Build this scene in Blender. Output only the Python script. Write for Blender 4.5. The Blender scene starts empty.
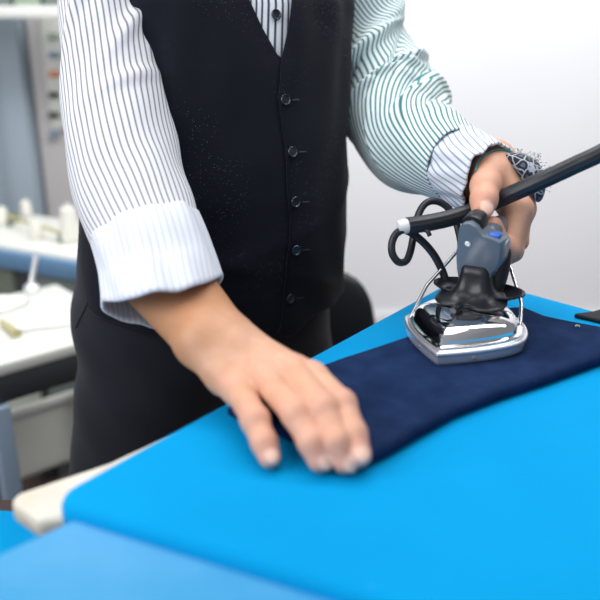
import bpy, math, random
import numpy as np
from mathutils import Vector, Matrix
from mathutils.bvhtree import BVHTree

rng = np.random.default_rng(7)
random.seed(7)
SC = bpy.context.scene
COL = SC.collection
PI = math.pi

# ------------------------------------------------------------------ camera numbers
F = 750.0
PITCH = math.radians(20.0)
CZ = 1.29
TZ = 0.95                                    # top of the blue ironing pad
cp, sp = math.cos(PITCH), math.sin(PITCH)

def P(px, py, D):
    """point seen at pixel (px,py) at axial distance D"""
    u = (px - 300) / F; t = (py - 300) / F
    return np.array([u * D, D * (cp - t * sp), CZ + D * (-sp - t * cp)])

def PZ(px, py, z):
    """point seen at pixel (px,py) on the horizontal plane z"""
    t = (py - 300) / F
    return P(px, py, (CZ - z) / (sp + t * cp))

# ------------------------------------------------------------------ materials
def mat(name, color, rough=0.6, metal=0.0, spec=None, sheen=0.0, sss=0.0, coat=0.0):
    m = bpy.data.materials.new(name); m.use_nodes = True
    b = m.node_tree.nodes['Principled BSDF']
    b.inputs['Base Color'].default_value = (*color, 1)
    b.inputs['Roughness'].default_value = rough
    b.inputs['Metallic'].default_value = metal
    if spec is not None: b.inputs['Specular IOR Level'].default_value = spec
    if sheen:
        b.inputs['Sheen Weight'].default_value = sheen
        b.inputs['Sheen Roughness'].default_value = 0.5
    if sss:
        b.inputs['Subsurface Weight'].default_value = sss
        b.inputs['Subsurface Radius'].default_value = (0.012, 0.005, 0.003)
        b.inputs['Subsurface Scale'].default_value = 0.5
    if coat: b.inputs['Coat Weight'].default_value = coat
    return m

def N(m, t, **kw):
    n = m.node_tree.nodes.new(t)
    for k, v in kw.items():
        if hasattr(n, k): setattr(n, k, v)
        else: n.inputs[k].default_value = v
    return n

def L(m, a, b): m.node_tree.links.new(a, b)
def BSDF(m): return m.node_tree.nodes['Principled BSDF']

def noise_color(m, c1, c2, scale, lo=0.35, hi=0.65, detail=4, coord='Object'):
    tc = N(m, 'ShaderNodeTexCoord'); nz = N(m, 'ShaderNodeTexNoise')
    nz.inputs['Scale'].default_value = scale; nz.inputs['Detail'].default_value = detail
    L(m, tc.outputs[coord], nz.inputs['Vector'])
    r = N(m, 'ShaderNodeValToRGB')
    r.color_ramp.elements[0].position = lo; r.color_ramp.elements[0].color = (*c1, 1)
    r.color_ramp.elements[1].position = hi; r.color_ramp.elements[1].color = (*c2, 1)
    L(m, nz.outputs['Fac'], r.inputs['Fac'])
    L(m, r.outputs['Color'], BSDF(m).inputs['Base Color'])
    return r

def bump(m, scale, strength, dist=0.001, kind='noise', detail=3):
    tc = N(m, 'ShaderNodeTexCoord')
    nz = N(m, 'ShaderNodeTexNoise'); nz.inputs['Scale'].default_value = scale; nz.inputs['Detail'].default_value = detail
    L(m, tc.outputs['Object'], nz.inputs['Vector'])
    b = N(m, 'ShaderNodeBump'); b.inputs['Strength'].default_value = strength; b.inputs['Distance'].default_value = dist
    L(m, nz.outputs['Fac'], b.inputs['Height']); L(m, b.outputs['Normal'], BSDF(m).inputs['Normal'])

def lint(m, scale, size, amount, color=(0.6, 0.65, 0.75)):
    """tiny light specks of lint over whatever feeds Base Color"""
    b = BSDF(m)
    src = b.inputs['Base Color'].links[0].from_socket if b.inputs['Base Color'].links else None
    tc = N(m, 'ShaderNodeTexCoord')
    v = N(m, 'ShaderNodeTexVoronoi'); v.inputs['Scale'].default_value = scale
    L(m, tc.outputs['Object'], v.inputs['Vector'])
    lt = N(m, 'ShaderNodeMath', operation='LESS_THAN'); lt.inputs[1].default_value = size
    L(m, v.outputs['Distance'], lt.inputs[0])
    sep = N(m, 'ShaderNodeSeparateColor'); L(m, v.outputs['Color'], sep.inputs[0])
    g = N(m, 'ShaderNodeMath', operation='LESS_THAN'); g.inputs[1].default_value = amount
    L(m, sep.outputs[0], g.inputs[0])
    mu = N(m, 'ShaderNodeMath', operation='MULTIPLY'); L(m, lt.outputs[0], mu.inputs[0]); L(m, g.outputs[0], mu.inputs[1])
    nz = N(m, 'ShaderNodeTexNoise'); nz.inputs['Scale'].default_value = 9; L(m, tc.outputs['Object'], nz.inputs['Vector'])
    gt = N(m, 'ShaderNodeMapRange'); gt.inputs['From Min'].default_value = .45; gt.inputs['From Max'].default_value = .62
    L(m, nz.outputs['Fac'], gt.inputs['Value'])
    mu2 = N(m, 'ShaderNodeMath', operation='MULTIPLY'); L(m, mu.outputs[0], mu2.inputs[0]); L(m, gt.outputs[0], mu2.inputs[1])
    mx = N(m, 'ShaderNodeMix', data_type='RGBA')
    L(m, mu2.outputs[0], mx.inputs['Factor'])
    if src: L(m, src, mx.inputs['A'])
    else: mx.inputs['A'].default_value = b.inputs['Base Color'].default_value
    mx.inputs['B'].default_value = (*color, 1)
    L(m, mx.outputs['Result'], b.inputs['Base Color'])

def stripe_mat(name, ground, line, width, soft=0.06):
    m = mat(name, ground, 0.85, spec=0.2, sheen=0.15)
    uv = N(m, 'ShaderNodeUVMap'); sx = N(m, 'ShaderNodeSeparateXYZ'); L(m, uv.outputs[0], sx.inputs[0])
    fr = N(m, 'ShaderNodeMath', operation='FRACT'); L(m, sx.outputs[0], fr.inputs[0])
    sb = N(m, 'ShaderNodeMath', operation='SUBTRACT'); L(m, fr.outputs[0], sb.inputs[0]); sb.inputs[1].default_value = 0.5
    ab = N(m, 'ShaderNodeMath', operation='ABSOLUTE'); L(m, sb.outputs[0], ab.inputs[0])
    mr = N(m, 'ShaderNodeMapRange'); mr.inputs['From Min'].default_value = width / 2 - soft / 2; mr.inputs['From Max'].default_value = width / 2 + soft / 2
    mr.inputs['To Min'].default_value = 1; mr.inputs['To Max'].default_value = 0
    L(m, ab.outputs[0], mr.inputs['Value'])
    mx = N(m, 'ShaderNodeMix', data_type='RGBA'); L(m, mr.outputs[0], mx.inputs['Factor'])
    mx.inputs['A'].default_value = (*ground, 1); mx.inputs['B'].default_value = (*line, 1)
    L(m, mx.outputs['Result'], BSDF(m).inputs['Base Color'])
    bump(m, 500, 0.15, 0.0005)
    return m

M = {}
M['blue'] = mat('blue_cover', (0.0, 0.33, 0.82), 0.8, spec=0.08)
noise_color(M['blue'], (0.0, 0.29, 0.63), (0.0, 0.315, 0.67), 5, .35, .7)
lint(M['blue'], 70, 0.06, 0.05, (.35, .6, .85)); bump(M['blue'], 160, 0.12, 0.001)
M['blue_near'] = mat('faded_blue_cover', (0.05, 0.33, 0.70), 0.85, spec=0.1)
noise_color(M['blue_near'], (0.055, 0.31, 0.58), (0.10, 0.36, 0.64), 9, .35, .68); bump(M['blue_near'], 300, 0.2)
M['cream'] = mat('cream_board', (0.72, 0.68, 0.58), 0.6)
noise_color(M['cream'], (0.66, 0.61, 0.51), (0.78, 0.74, 0.65), 14)
M['navy'] = mat('navy_wool', (0.010, 0.020, 0.062), 0.95, spec=0.05)
noise_color(M['navy'], (0.009, 0.021, 0.066), (0.015, 0.034, 0.098), 40, .3, .7)
lint(M['navy'], 260, 0.10, 0.05, (.15, .22, .35)); bump(M['navy'], 900, 0.35, 0.0008)
M['vest'] = mat('vest_wool', (0.0065, 0.0075, 0.014), 0.85, spec=0.12, sheen=0.06)
lint(M['vest'], 480, 0.17, 0.30, (.17, .21, .31)); bump(M['vest'], 1100, 0.25, 0.0006)
M['vest_edge'] = mat('vest_edge_binding', (0.006, 0.007, 0.013), 0.8, spec=0.15)
M['trouser'] = mat('trouser_cloth', (0.012, 0.0135, 0.021), 0.8, spec=0.2, sheen=0.1); bump(M['trouser'], 900, 0.15, 0.0005)
M['button'] = mat('button_horn', (0.014, 0.018, 0.028), 0.22, spec=0.6)
M['thread_dark'] = mat('dark_thread', (0.02, 0.026, 0.045), 0.7)
M['stripe_r'] = stripe_mat('shirt_grey_stripe', (0.79, 0.81, 0.86), (0.20, 0.185, 0.235), 0.27, 0.2)
M['stripe_l'] = stripe_mat('shirt_lens_teal_stripe', (0.80, 0.88, 0.90), (0.035, 0.19, 0.20), 0.38, 0.2)  # same shirt cloth; teal colour fringing is put into ground and stripe
M['stripe_c'] = stripe_mat('shirt_cuff_overexposed_stripe', (0.76, 0.79, 0.86), (0.60, 0.64, 0.75), 0.34, 0.25)  # same shirt cloth; overexposure is painted in by paling the stripes
M['stripe_cl'] = stripe_mat('shirt_cuff_blue_stripe', (0.84, 0.87, 0.94), (0.24, 0.31, 0.46), 0.26, 0.2)
M['chrome'] = mat('polished_chrome', (0.88, 0.88, 0.90), 0.04, 1.0)
M['chrome_b'] = mat('brushed_aluminium', (0.90, 0.91, 0.93), 0.42, 0.85)
M['rim'] = mat('bright_rim', (0.93, 0.93, 0.94), 0.30, 0.9)
M['wire'] = mat('steel_wire', (0.72, 0.72, 0.75), 0.25, 1.0)
M['brass'] = mat('brass_rivet', (0.65, 0.50, 0.26), 0.3, 1.0)
M['plastic_b'] = mat('black_plastic', (0.012, 0.014, 0.019), 0.30, spec=0.38)
M['plastic_g'] = mat('blue_grey_plastic', (0.135, 0.172, 0.215), 0.28, spec=0.55)
M['plastic_cap'] = mat('pale_grey_plastic', (0.32, 0.38, 0.45), 0.35)
M['blue_button'] = mat('blue_plastic', (0.02, 0.14, 0.62), 0.35)
M['rubber'] = mat('black_rubber', (0.016, 0.019, 0.026), 0.42, spec=0.45)
M['tape'] = mat('white_tape', (0.8, 0.8, 0.8), 0.6)
M['pin'] = mat('pin_steel', (0.5, 0.5, 0.52), 0.3, 1.0)
M['string'] = mat('teal_string', (0.10, 0.30, 0.29), 0.8)
M['wall'] = mat('wall_paint', (0.74, 0.755, 0.80), 0.9, spec=0.1); noise_color(M['wall'], (0.79, 0.80, 0.835), (0.81, 0.82, 0.855), 2)
M['floor'] = mat('floor_brown', (0.10, 0.062, 0.052), 0.6); noise_color(M['floor'], (0.07, 0.04, 0.035), (0.14, 0.09, 0.075), 6)
M['chair'] = mat('chair_black_leather', (0.010, 0.012, 0.017), 0.45, spec=0.4)
M['metal_dark'] = mat('dark_grey_metal', (0.055, 0.06, 0.068), 0.45, 0.3)
M['metal_grey'] = mat('grey_blue_metal', (0.24, 0.32, 0.42), 0.5)
M['cab'] = mat('cabinet_grey_blue', (0.37, 0.445, 0.51), 0.6)
M['panel'] = mat('panel_pinkish_grey', (0.56, 0.535, 0.53), 0.7)
M['white'] = mat('matt_white', (0.82, 0.83, 0.80), 0.7)
M['offwhite'] = mat('off_white_melamine', (0.72, 0.73, 0.68), 0.6)
M['bench_blue'] = mat('bench_blue_edge', (0.14, 0.28, 0.46), 0.5)
M['switch'] = mat('dark_switch', (0.03, 0.035, 0.015), 0.5)
M['orange'] = mat('orange_switch', (0.75, 0.25, 0.10), 0.5)
M['olive'] = mat('olive_card', (0.18, 0.21, 0.16), 0.8)
M['greybox'] = mat('grey_card', (0.20, 0.235, 0.225), 0.8)
M['palegreen'] = mat('pale_green_card', (0.36, 0.45, 0.35), 0.8)
M['cone'] = mat('ivory_thread', (0.80, 0.79, 0.72), 0.9)
M['fabric_w'] = mat('white_cotton', (0.85, 0.86, 0.84), 0.95); bump(M['fabric_w'], 60, 0.4, 0.004)
M['wood'] = mat('pale_wood', (0.50, 0.45, 0.24), 0.6)
M['brown'] = mat('dark_brown_wood', (0.06, 0.035, 0.03), 0.6)
M['black_cloth'] = mat('black_cloth', (0.012, 0.012, 0.016), 0.8)
M['hair'] = mat('grey_hair', (0.10, 0.09, 0.085), 0.7)

# skin: tint attribute carries the skin's own redness and the nails
def skin_mat():
    m = mat('skin', (0.62, 0.36, 0.26), 0.48, spec=0.35, sss=0.12)
    tc = N(m, 'ShaderNodeTexCoord'); nz = N(m, 'ShaderNodeTexNoise'); nz.inputs['Scale'].default_value = 55; nz.inputs['Detail'].default_value = 5
    L(m, tc.outputs['Object'], nz.inputs['Vector'])
    r = N(m, 'ShaderNodeValToRGB')
    r.color_ramp.elements[0].position = .3; r.color_ramp.elements[0].color = (0.62, 0.335, 0.21, 1)
    r.color_ramp.elements[1].position = .7; r.color_ramp.elements[1].color = (0.74, 0.43, 0.29, 1)
    L(m, nz.outputs['Fac'], r.inputs['Fac'])
    at = N(m, 'ShaderNodeAttribute'); at.attribute_name = 'tint'
    sp_ = N(m, 'ShaderNodeSeparateColor'); L(m, at.outputs['Color'], sp_.inputs[0])
    m1 = N(m, 'ShaderNodeMix', data_type='RGBA'); L(m, sp_.outputs[0], m1.inputs['Factor']); L(m, r.outputs['Color'], m1.inputs['A'])
    m1.inputs['B'].default_value = (0.76, 0.37, 0.28, 1)
    m2 = N(m, 'ShaderNodeMix', data_type='RGBA'); L(m, sp_.outputs[1], m2.inputs['Factor']); L(m, m1.outputs['Result'], m2.inputs['A'])
    m2.inputs['B'].default_value = (0.82, 0.53, 0.43, 1)
    m3 = N(m, 'ShaderNodeMix', data_type='RGBA'); L(m, sp_.outputs[2], m3.inputs['Factor']); L(m, m2.outputs['Result'], m3.inputs['A'])
    m3.inputs['B'].default_value = (0.47, 0.22, 0.105, 1)
    L(m, m3.outputs['Result'], BSDF(m).inputs['Base Color'])
    b = N(m, 'ShaderNodeBump'); b.inputs['Strength'].default_value = 0.25; b.inputs['Distance'].default_value = 0.0008
    n2 = N(m, 'ShaderNodeTexNoise'); n2.inputs['Scale'].default_value = 400; L(m, tc.outputs['Object'], n2.inputs['Vector'])
    L(m, n2.outputs['Fac'], b.inputs['Height']); L(m, b.outputs['Normal'], BSDF(m).inputs['Normal'])
    return m
M['skin'] = skin_mat()

def leopard():
    m = mat('leopard_print', (0.6, 0.62, 0.66), 0.9, sheen=0.2)
    tc = N(m, 'ShaderNodeTexCoord')
    nz = N(m, 'ShaderNodeTexNoise'); nz.inputs['Scale'].default_value = 90; L(m, tc.outputs['Object'], nz.inputs['Vector'])
    mxv = N(m, 'ShaderNodeMix', data_type='VECTOR'); mxv.inputs['Factor'].default_value = 0.006
    L(m, tc.outputs['Object'], mxv.inputs['A']); L(m, nz.outputs['Color'], mxv.inputs['B'])
    v = N(m, 'ShaderNodeTexVoronoi', feature='DISTANCE_TO_EDGE'); v.inputs['Scale'].default_value = 95
    L(m, mxv.outputs['Result'], v.inputs['Vector'])
    r = N(m, 'ShaderNodeValToRGB')
    e = r.color_ramp.elements
    e[0].position = 0.05; e[0].color = (0.40, 0.43, 0.50, 1)
    e[1].position = 0.09; e[1].color = (0.012, 0.016, 0.028, 1)
    a = e.new(0.30); a.color = (0.012, 0.016, 0.028, 1)
    a = e.new(0.36); a.color = (0.10, 0.13, 0.19, 1)
    L(m, v.outputs['Distance'], r.inputs['Fac']); L(m, r.outputs['Color'], BSDF(m).inputs['Base Color'])
    return m
M['leopard'] = leopard()

# ------------------------------------------------------------------ object helpers
def thing_empty(name, loc, label, cat, group=None):
    o = bpy.data.objects.new(name, None); o.empty_display_size = 0.05
    COL.objects.link(o); o.location = Vector([float(v) for v in loc])
    tag(o, label, cat, group); return o

def tag(o, label, cat, group=None):
    o['label'] = label; o['category'] = cat
    if group: o['group'] = group

def root_loc(o):
    v = Vector((0, 0, 0))
    while o is not None: v += o.location; o = o.parent
    return v

def make(name, verts, faces, material, parent=None, loc=None, smooth=True, uv=None, tint=None, fix=False):
    """verts in world space; stored relative to the parent (or to loc)"""
    base = root_loc(parent) if parent is not None else Vector([float(v) for v in loc]) if loc is not None else Vector((0, 0, 0))
    V = np.asarray(verts, float) - np.array(base)
    me = bpy.data.meshes.new(name)
    me.from_pydata(V.tolist(), [], [tuple(int(i) for i in f) for f in faces]); me.update()
    if uv is not None:
        lay = me.uv_layers.new(name='UVMap')
        idx = np.empty(len(me.loops), np.int32); me.loops.foreach_get('vertex_index', idx)
        lay.data.foreach_set('uv', np.asarray(uv, np.float32)[idx].ravel())
    if tint is not None:
        at = me.color_attributes.new('tint', 'FLOAT_COLOR', 'POINT')
        c = np.zeros((len(V), 4), np.float32); c[:, :tint.shape[1]] = tint; c[:, 3] = 1
        at.data.foreach_set('color', c.ravel())
    if isinstance(material, (list, tuple)):
        for q in material: me.materials.append(q)
    else: me.materials.append(material)
    if fix:
        import bmesh
        bm = bmesh.new(); bm.from_mesh(me); bmesh.ops.recalc_face_normals(bm, faces=bm.faces); bm.to_mesh(me); bm.free()
    if smooth: me.polygons.foreach_set('use_smooth', [True] * len(me.polygons))
    o = bpy.data.objects.new(name, me); COL.objects.link(o)
    if parent is not None: o.parent = parent
    else: o.location = base
    return o

class MB:
    def __init__(s): s.v = []; s.f = []
    def add(s, V, Fc):
        n = len(s.v); s.v += [list(map(float, p)) for p in V]; s.f += [[i + n for i in f] for f in Fc]; return s
    def box(s, c, size, rz=0.0, bev=0.0):
        hx, hy, hz = [q / 2 for q in size]; b = min(bev, hx * .9, hy * .9, hz * .9)
        V = []; 
        if b <= 0:
            V = [(x, y, z) for z in (-hz, hz) for x, y in ((-hx, -hy), (hx, -hy), (hx, hy), (-hx, hy))]
            Fc = [(3, 2, 1, 0), (4, 5, 6, 7)] + [(i, (i + 1) % 4, (i + 1) % 4 + 4, i + 4) for i in range(4)]
        else:
            prof = [(b, -hz), (b * .3, -hz + b * .3), (0, -hz + b), (0, hz - b), (b * .3, hz - b * .3), (b, hz)]
            rings = []
            for ins, z in prof:
                X, Y = hx - ins, hy - ins
                r = max(b - ins, 0) + b * .3
                pts = []
                for cx, cy, a0 in ((X - r, Y - r, 0), (-X + r, Y - r, 90), (-X + r, -Y + r, 180), (X - r, -Y + r, 270)):
                    for k in range(4):
                        a = math.radians(a0 + 30 * k); pts.append((cx + r * math.cos(a), cy + r * math.sin(a), z))
                rings.append(pts)
            n = 16; V = [p for r_ in rings for p in r_]
            Fc = [list(range(n))[::-1], [i + n * (len(rings) - 1) for i in range(n)]]
            for k in range(len(rings) - 1):
                for i in range(n):
                    Fc.append((k * n + i, k * n + (i + 1) % n, (k + 1) * n + (i + 1) % n, (k + 1) * n + i))
        ca, sa = math.cos(rz), math.sin(rz)
        V = [(c[0] + x * ca - y * sa, c[1] + x * sa + y * ca, c[2] + z) for x, y, z in V]
        return s.add(V, Fc)
    def tube(s, pts, r, n=10, sub=6, cap=True):
        V, Fc = tube_geo(pts, r, n, sub, cap); return s.add(V, Fc)
    def cyl(s, a, b, r0, r1=None, n=24):
        r1 = r0 if r1 is None else r1
        V, Fc = tube_geo([a, b], [r0, r1], n, 1, True); return s.add(V, Fc)
    def lathe(s, prof, c, axis=(0, 0, 1), n=32):
        A = Vector(axis).normalized(); X = A.orthogonal().normalized(); Y = A.cross(X)
        V = []; Fc = []
        for r, h in prof:
            for i in range(n):
                a = 2 * PI * i / n
                V.append(Vector([float(q) for q in c]) + A * h + X * (r * math.cos(a)) + Y * (r * math.sin(a)))
        m = len(prof)
        for k in range(m - 1):
            for i in range(n): Fc.append((k * n + i, k * n + (i + 1) % n, (k + 1) * n + (i + 1) % n, (k + 1) * n + i))
        Fc.append(list(range(n))[::-1]); Fc.append([i + n * (m - 1) for i in range(n)])
        return s.add(V, Fc)
    def build(s, name, material, parent=None, loc=None, smooth=True):
        o = make(name, s.v, s.f, material, parent, loc, smooth, fix=True)
        if smooth:
            try: o.data.set_sharp_from_angle(angle=math.radians(38))
            except Exception: pass
        return o

def crom(pts, sub):
    """Catmull-Rom through rows of pts (any number of columns)"""
    p = np.asarray(pts, float)
    if len(p) == 2: sub_t = np.linspace(0, 1, sub + 1)[:, None]; return p[0] * (1 - sub_t) + p[1] * sub_t
    q = np.vstack([2 * p[0] - p[1], p, 2 * p[-1] - p[-2]]); out = []
    for i in range(1, len(q) - 2):
        a, b, c, d = q[i - 1], q[i], q[i + 1], q[i + 2]
        for k in range(sub):
            t = k / sub
            out.append(0.5 * (2 * b + (c - a) * t + (2 * a - 5 * b + 4 * c - d) * t * t + (3 * b - a - 3 * c + d) * t ** 3))
    out.append(p[-1]); return np.array(out)

def frames(C, n0):
    """parallel-transport frames along centre line C; first normal near n0"""
    T = np.gradient(C, axis=0); T /= np.linalg.norm(T, axis=1)[:, None] + 1e-12
    Ns = []; n = np.asarray(n0, float)
    for t in T:
        n = n - t * np.dot(n, t); n /= np.linalg.norm(n) + 1e-12; Ns.append(n)
    Ns = np.array(Ns); return T, Ns, np.cross(T, Ns)

def tube_geo(pts, r, n=10, sub=6, cap=True):
    pts = np.asarray(pts, float); r = np.broadcast_to(np.asarray(r, float), (len(pts),))
    C = crom(np.hstack([pts, r[:, None]]), sub); R = C[:, 3]; C = C[:, :3]
    d = C[1] - C[0]; n0 = np.array([0, 0, 1.0]) if abs(d[2]) < .8 * np.linalg.norm(d) else np.array([1.0, 0, 0])
    T, A, B = frames(C, n0); a = np.arange(n) * 2 * PI / n
    V = (C[:, None] + R[:, None, None] * (np.cos(a)[None, :, None] * A[:, None] + np.sin(a)[None, :, None] * B[:, None])).reshape(-1, 3)
    Fc = []; m = len(C)
    for k in range(m - 1):
        for i in range(n): Fc.append((k * n + i, k * n + (i + 1) % n, (k + 1) * n + (i + 1) % n, (k + 1) * n + i))
    if cap: Fc.append(list(range(n))[::-1]); Fc.append([i + n * (m - 1) for i in range(n)])
    return V, Fc

# ------------------------------------------------------------------ signed distance + surface nets
def surface_nets(f, lo, hi, h):
    ax = [np.arange(lo[i], hi[i] + h, h, dtype=np.float32) for i in range(3)]
    X, Y, Z = np.meshgrid(*ax, indexing='ij')
    D = f(np.stack([X, Y, Z], -1).reshape(-1, 3)).reshape(X.shape)
    S = D < 0
    nx, ny, nz = [k - 1 for k in D.shape]
    cnt = np.zeros((nx, ny, nz), np.int8)
    offs = [(i, j, k) for i in (0, 1) for j in (0, 1) for k in (0, 1)]
    for i, j, k in offs: cnt += S[i:i + nx, j:j + ny, k:k + nz]
    act = (cnt > 0) & (cnt < 8)
    idx = np.full(act.shape, -1, np.int64); ids = np.argwhere(act); idx[act] = np.arange(len(ids))
    acc = np.zeros((len(ids), 3)); num = np.zeros(len(ids))
    for a in offs:
        for d in range(3):
            if a[d]: continue
            b = list(a); b[d] = 1
            va = D[ids[:, 0] + a[0], ids[:, 1] + a[1], ids[:, 2] + a[2]]; vb = D[ids[:, 0] + b[0], ids[:, 1] + b[1], ids[:, 2] + b[2]]
            x = (va < 0) != (vb < 0); t = np.where(x, va / np.where(va == vb, 1, va - vb), 0)
            p = np.repeat(np.array([a], float), len(ids), 0); p[:, d] += t
            acc[x] += p[x]; num[x] += 1
    V = (ids + acc / num[:, None]) * h + np.array([ax[0][0], ax[1][0], ax[2][0]])
    quads = []
    for d in range(3):
        e, g = (d + 1) % 3, (d + 2) % 3
        sl0 = [slice(None)] * 3; sl1 = [slice(None)] * 3
        sl0[d] = slice(0, -1); sl1[d] = slice(1, None)
        ch = S[tuple(sl0)] != S[tuple(sl1)]
        q = np.argwhere(ch); ok = (q[:, e] > 0) & (q[:, g] > 0) & (q[:, e] < D.shape[e] - 1) & (q[:, g] < D.shape[g] - 1); q = q[ok]
        def at(de, dg):
            r = q.copy(); r[:, e] -= de; r[:, g] -= dg; return idx[r[:, 0], r[:, 1], r[:, 2]]
        Q = np.stack([at(1, 1), at(0, 1), at(0, 0), at(1, 0)], 1)
        flip = ~S[q[:, 0], q[:, 1], q[:, 2]]; Q[flip] = Q[flip][:, ::-1]
        quads.append(Q)
    return V, np.vstack(quads)

def cap_sd(p, a, b, ra, rb):
    a = np.asarray(a, np.float32); b = np.asarray(b, np.float32); ab = b - a
    t = np.clip(((p - a) @ ab) / (ab @ ab + 1e-12), 0, 1)
    return np.linalg.norm(p - (a + t[:, None] * ab), axis=1) - (ra + t * (rb - ra))

def smin(a, b, k):
    h = np.clip(0.5 + 0.5 * (b - a) / k, 0, 1); return b + (a - b) * h - k * h * (1 - h)

def chain(p, pts, rad, k):
    d = None
    for i in range(len(pts) - 1):
        c = cap_sd(p, pts[i], pts[i + 1], rad[i], rad[i + 1]); d = c if d is None else smin(d, c, k)
    return d

# ================================================================== SETTING
def structure(name, mb, m):
    o = mb.build(name, m, None, (0, 0, 0), smooth=False); o['kind'] = 'structure'; return o
structure('floor', MB().box((0.2, 0.6, -0.02), (6.0, 5.2, 0.04)), M['floor'])
structure('wall_back', MB().box((0.2, 3.15, 1.45), (6.0, 0.1, 2.98)), M['wall'])
structure('wall_left', MB().box((-2.85, 0.55, 1.45), (0.1, 5.1, 2.98)), M['wall'])
structure('baseboard_back', MB().box((0.2, 3.09, 0.05), (5.9, 0.016, 0.10)), M['wall'])

# ================================================================== MAIN IRONING TABLE
def rounded_poly(pts, rad, n=8):
    """pts: CCW list of 2D corners with per-corner radius"""
    out = []; m = len(pts)
    for i in range(m):
        p = np.array(pts[i]); a = np.array(pts[i - 1]) - p; b = np.array(pts[(i + 1) % m]) - p
        a /= np.linalg.norm(a); b /= np.linalg.norm(b); r = rad[i] if hasattr(rad, '__len__') else rad
        half = math.acos(np.clip(a @ b, -1, 1)) / 2; d = r / math.tan(half)
        s, e = p + a * d, p + b * d; c = p + (a + b) / np.linalg.norm(a + b) * (r / math.sin(half))
        a0 = math.atan2(*(s - c)[::-1]); a1 = math.atan2(*(e - c)[::-1])
        da = (a1 - a0 + PI) % (2 * PI) - PI
        for k in range(n + 1):
            q = a0 + da * k / n; out.append((c[0] + r * math.cos(q), c[1] + r * math.sin(q)))
    return np.array(out)

def resample(poly, step):
    q = np.vstack([poly, poly[:1]]); out = []
    for i in range(len(poly)):
        L_ = np.linalg.norm(q[i + 1] - q[i]); k = max(1, int(L_ / step))
        for j in range(k): out.append(q[i] + (q[i + 1] - q[i]) * j / k)
    return np.array(out)

def padded(poly, z0, z1, r, puff=0.0, step=0.02, under=True):
    """a slab with a rounded upper edge; rings inset from a convex outline"""
    poly = resample(np.asarray(poly), step)
    cen = poly.mean(0); nx = np.roll(poly, -1, 0) - np.roll(poly, 1, 0)
    nrm = np.stack([-nx[:, 1], nx[:, 0]], 1); nrm /= np.linalg.norm(nrm, axis=1)[:, None]
    if ((cen - poly) * nrm).sum() < 0: nrm = -nrm
    prof = [(r * .4, z0), (0, z0 + r * .25)] + [(r * (1 - math.sin(a)), z1 - r + r * (1 - math.cos(a)) if False else z1 - r * (1 - math.sin(a)) ** 0 * (1 - math.sin(a)) if False else z1 - r + r * math.sin(PI / 2 - math.acos(1 - (1 - math.cos(a))))) for a in []]
    for k in range(7):
        a = PI / 2 * k / 6
        prof.append((r * (1 - math.cos(a)), z1 - r + r * math.sin(a)))
    V = []; 
    for ins, z in prof:
        q = poly + nrm * ins
        V += [(x, y, z) for x, y in q]
    n = len(poly); rings = len(prof)
    last = poly + nrm * r
    for s in (0.9, 0.75, 0.55, 0.35, 0.15):
        q = cen + (last - cen) * s
        V += [(x, y, z1 + puff * (1 - s * s)) for x, y in q]; rings += 1
    Fc = []
    for k in range(rings - 1):
        for i in range(n): Fc.append((k * n + i, k * n + (i + 1) % n, (k + 1) * n + (i + 1) % n, (k + 1) * n + i))
    V.append((cen[0], cen[1], z1 + puff)); c = len(V) - 1
    for i in range(n): Fc.append(((rings - 1) * n + i, (rings - 1) * n + (i + 1) % n, c))
    Fc.append(list(range(n))[::-1])
    return V, Fc

A_ = PZ(41, 498, TZ)[:2]; C_ = PZ(461, 273, TZ)[:2]; E0 = PZ(400, 601, TZ)[:2]; E1 = PZ(108, 513, TZ)[:2]; D0 = PZ(580, 305, TZ)[:2]
dEnd = (D0 - C_) / np.linalg.norm(D0 - C_); dNear = (E0 - E1) / np.linalg.norm(E0 - E1)
D_ = C_ + dEnd * 0.62; E_ = A_ + dNear * 0.66
quad = [A_, E_, D_, C_]
tab = thing_empty('ironing_table', ((A_ + D_) / 2).tolist() + [0.0],
                  'large ironing table with bright blue padded cover, the iron and navy trouser leg on it', 'ironing table')
V, Fc = padded(rounded_poly(quad, [0.022, .03, .03, .03]), TZ - 0.026, TZ, 0.012)
make('padded_cover', V, Fc, M['blue'], tab, fix=True)
# cream board under the pad, showing at the left end
ax = (C_ - A_) / np.linalg.norm(C_ - A_)
B0 = PZ(4, 500, TZ - 0.03)[:2]; B1 = PZ(38, 523, TZ - .03)[:2]; B3 = PZ(118, 452, TZ - .03)[:2]
bd = [B0, B1, B1 + (E_ - B1) * .3 + 0.03 * ax, E_ + 0.02 * ax, D_ - 0.03 * ax, C_ - 0.02 * ax, B3]
bd = [B0, B1, PZ(140, 522, TZ - .03)[:2] + 0.015 * ax, E_ + 0.03 * ax, D_ - 0.03 * ax, C_ - 0.03 * ax + 0.01 * dEnd, PZ(108, 461, TZ - .026)[:2]]
V, Fc = padded(rounded_poly(bd, [0.012, .012, .02, .03, .03, .03, .03]), TZ - 0.045, TZ - 0.0265, 0.006)
make('tabletop', V, Fc, M['cream'], tab, fix=True)
cenq = (A_ + C_ + D_ + E_) / 4
for q in quad:
    p = cenq + (q - cenq) * 0.80
    MB().box((p[0], p[1], (TZ - .045) / 2), (0.045, 0.045, TZ - .045), math.atan2(ax[1], ax[0]), 0.004).build('leg', M['metal_grey'], tab)
for i in range(4):
    p = cenq + (quad[i] - cenq) * .8; q = cenq + (quad[(i + 1) % 4] - cenq) * .8
    MB().box((*((p + q) / 2), 0.16), (np.linalg.norm(q - p) - .05, 0.03, 0.04), math.atan2(*(q - p)[::-1])).build('stretcher', M['metal_grey'], tab)

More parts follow.
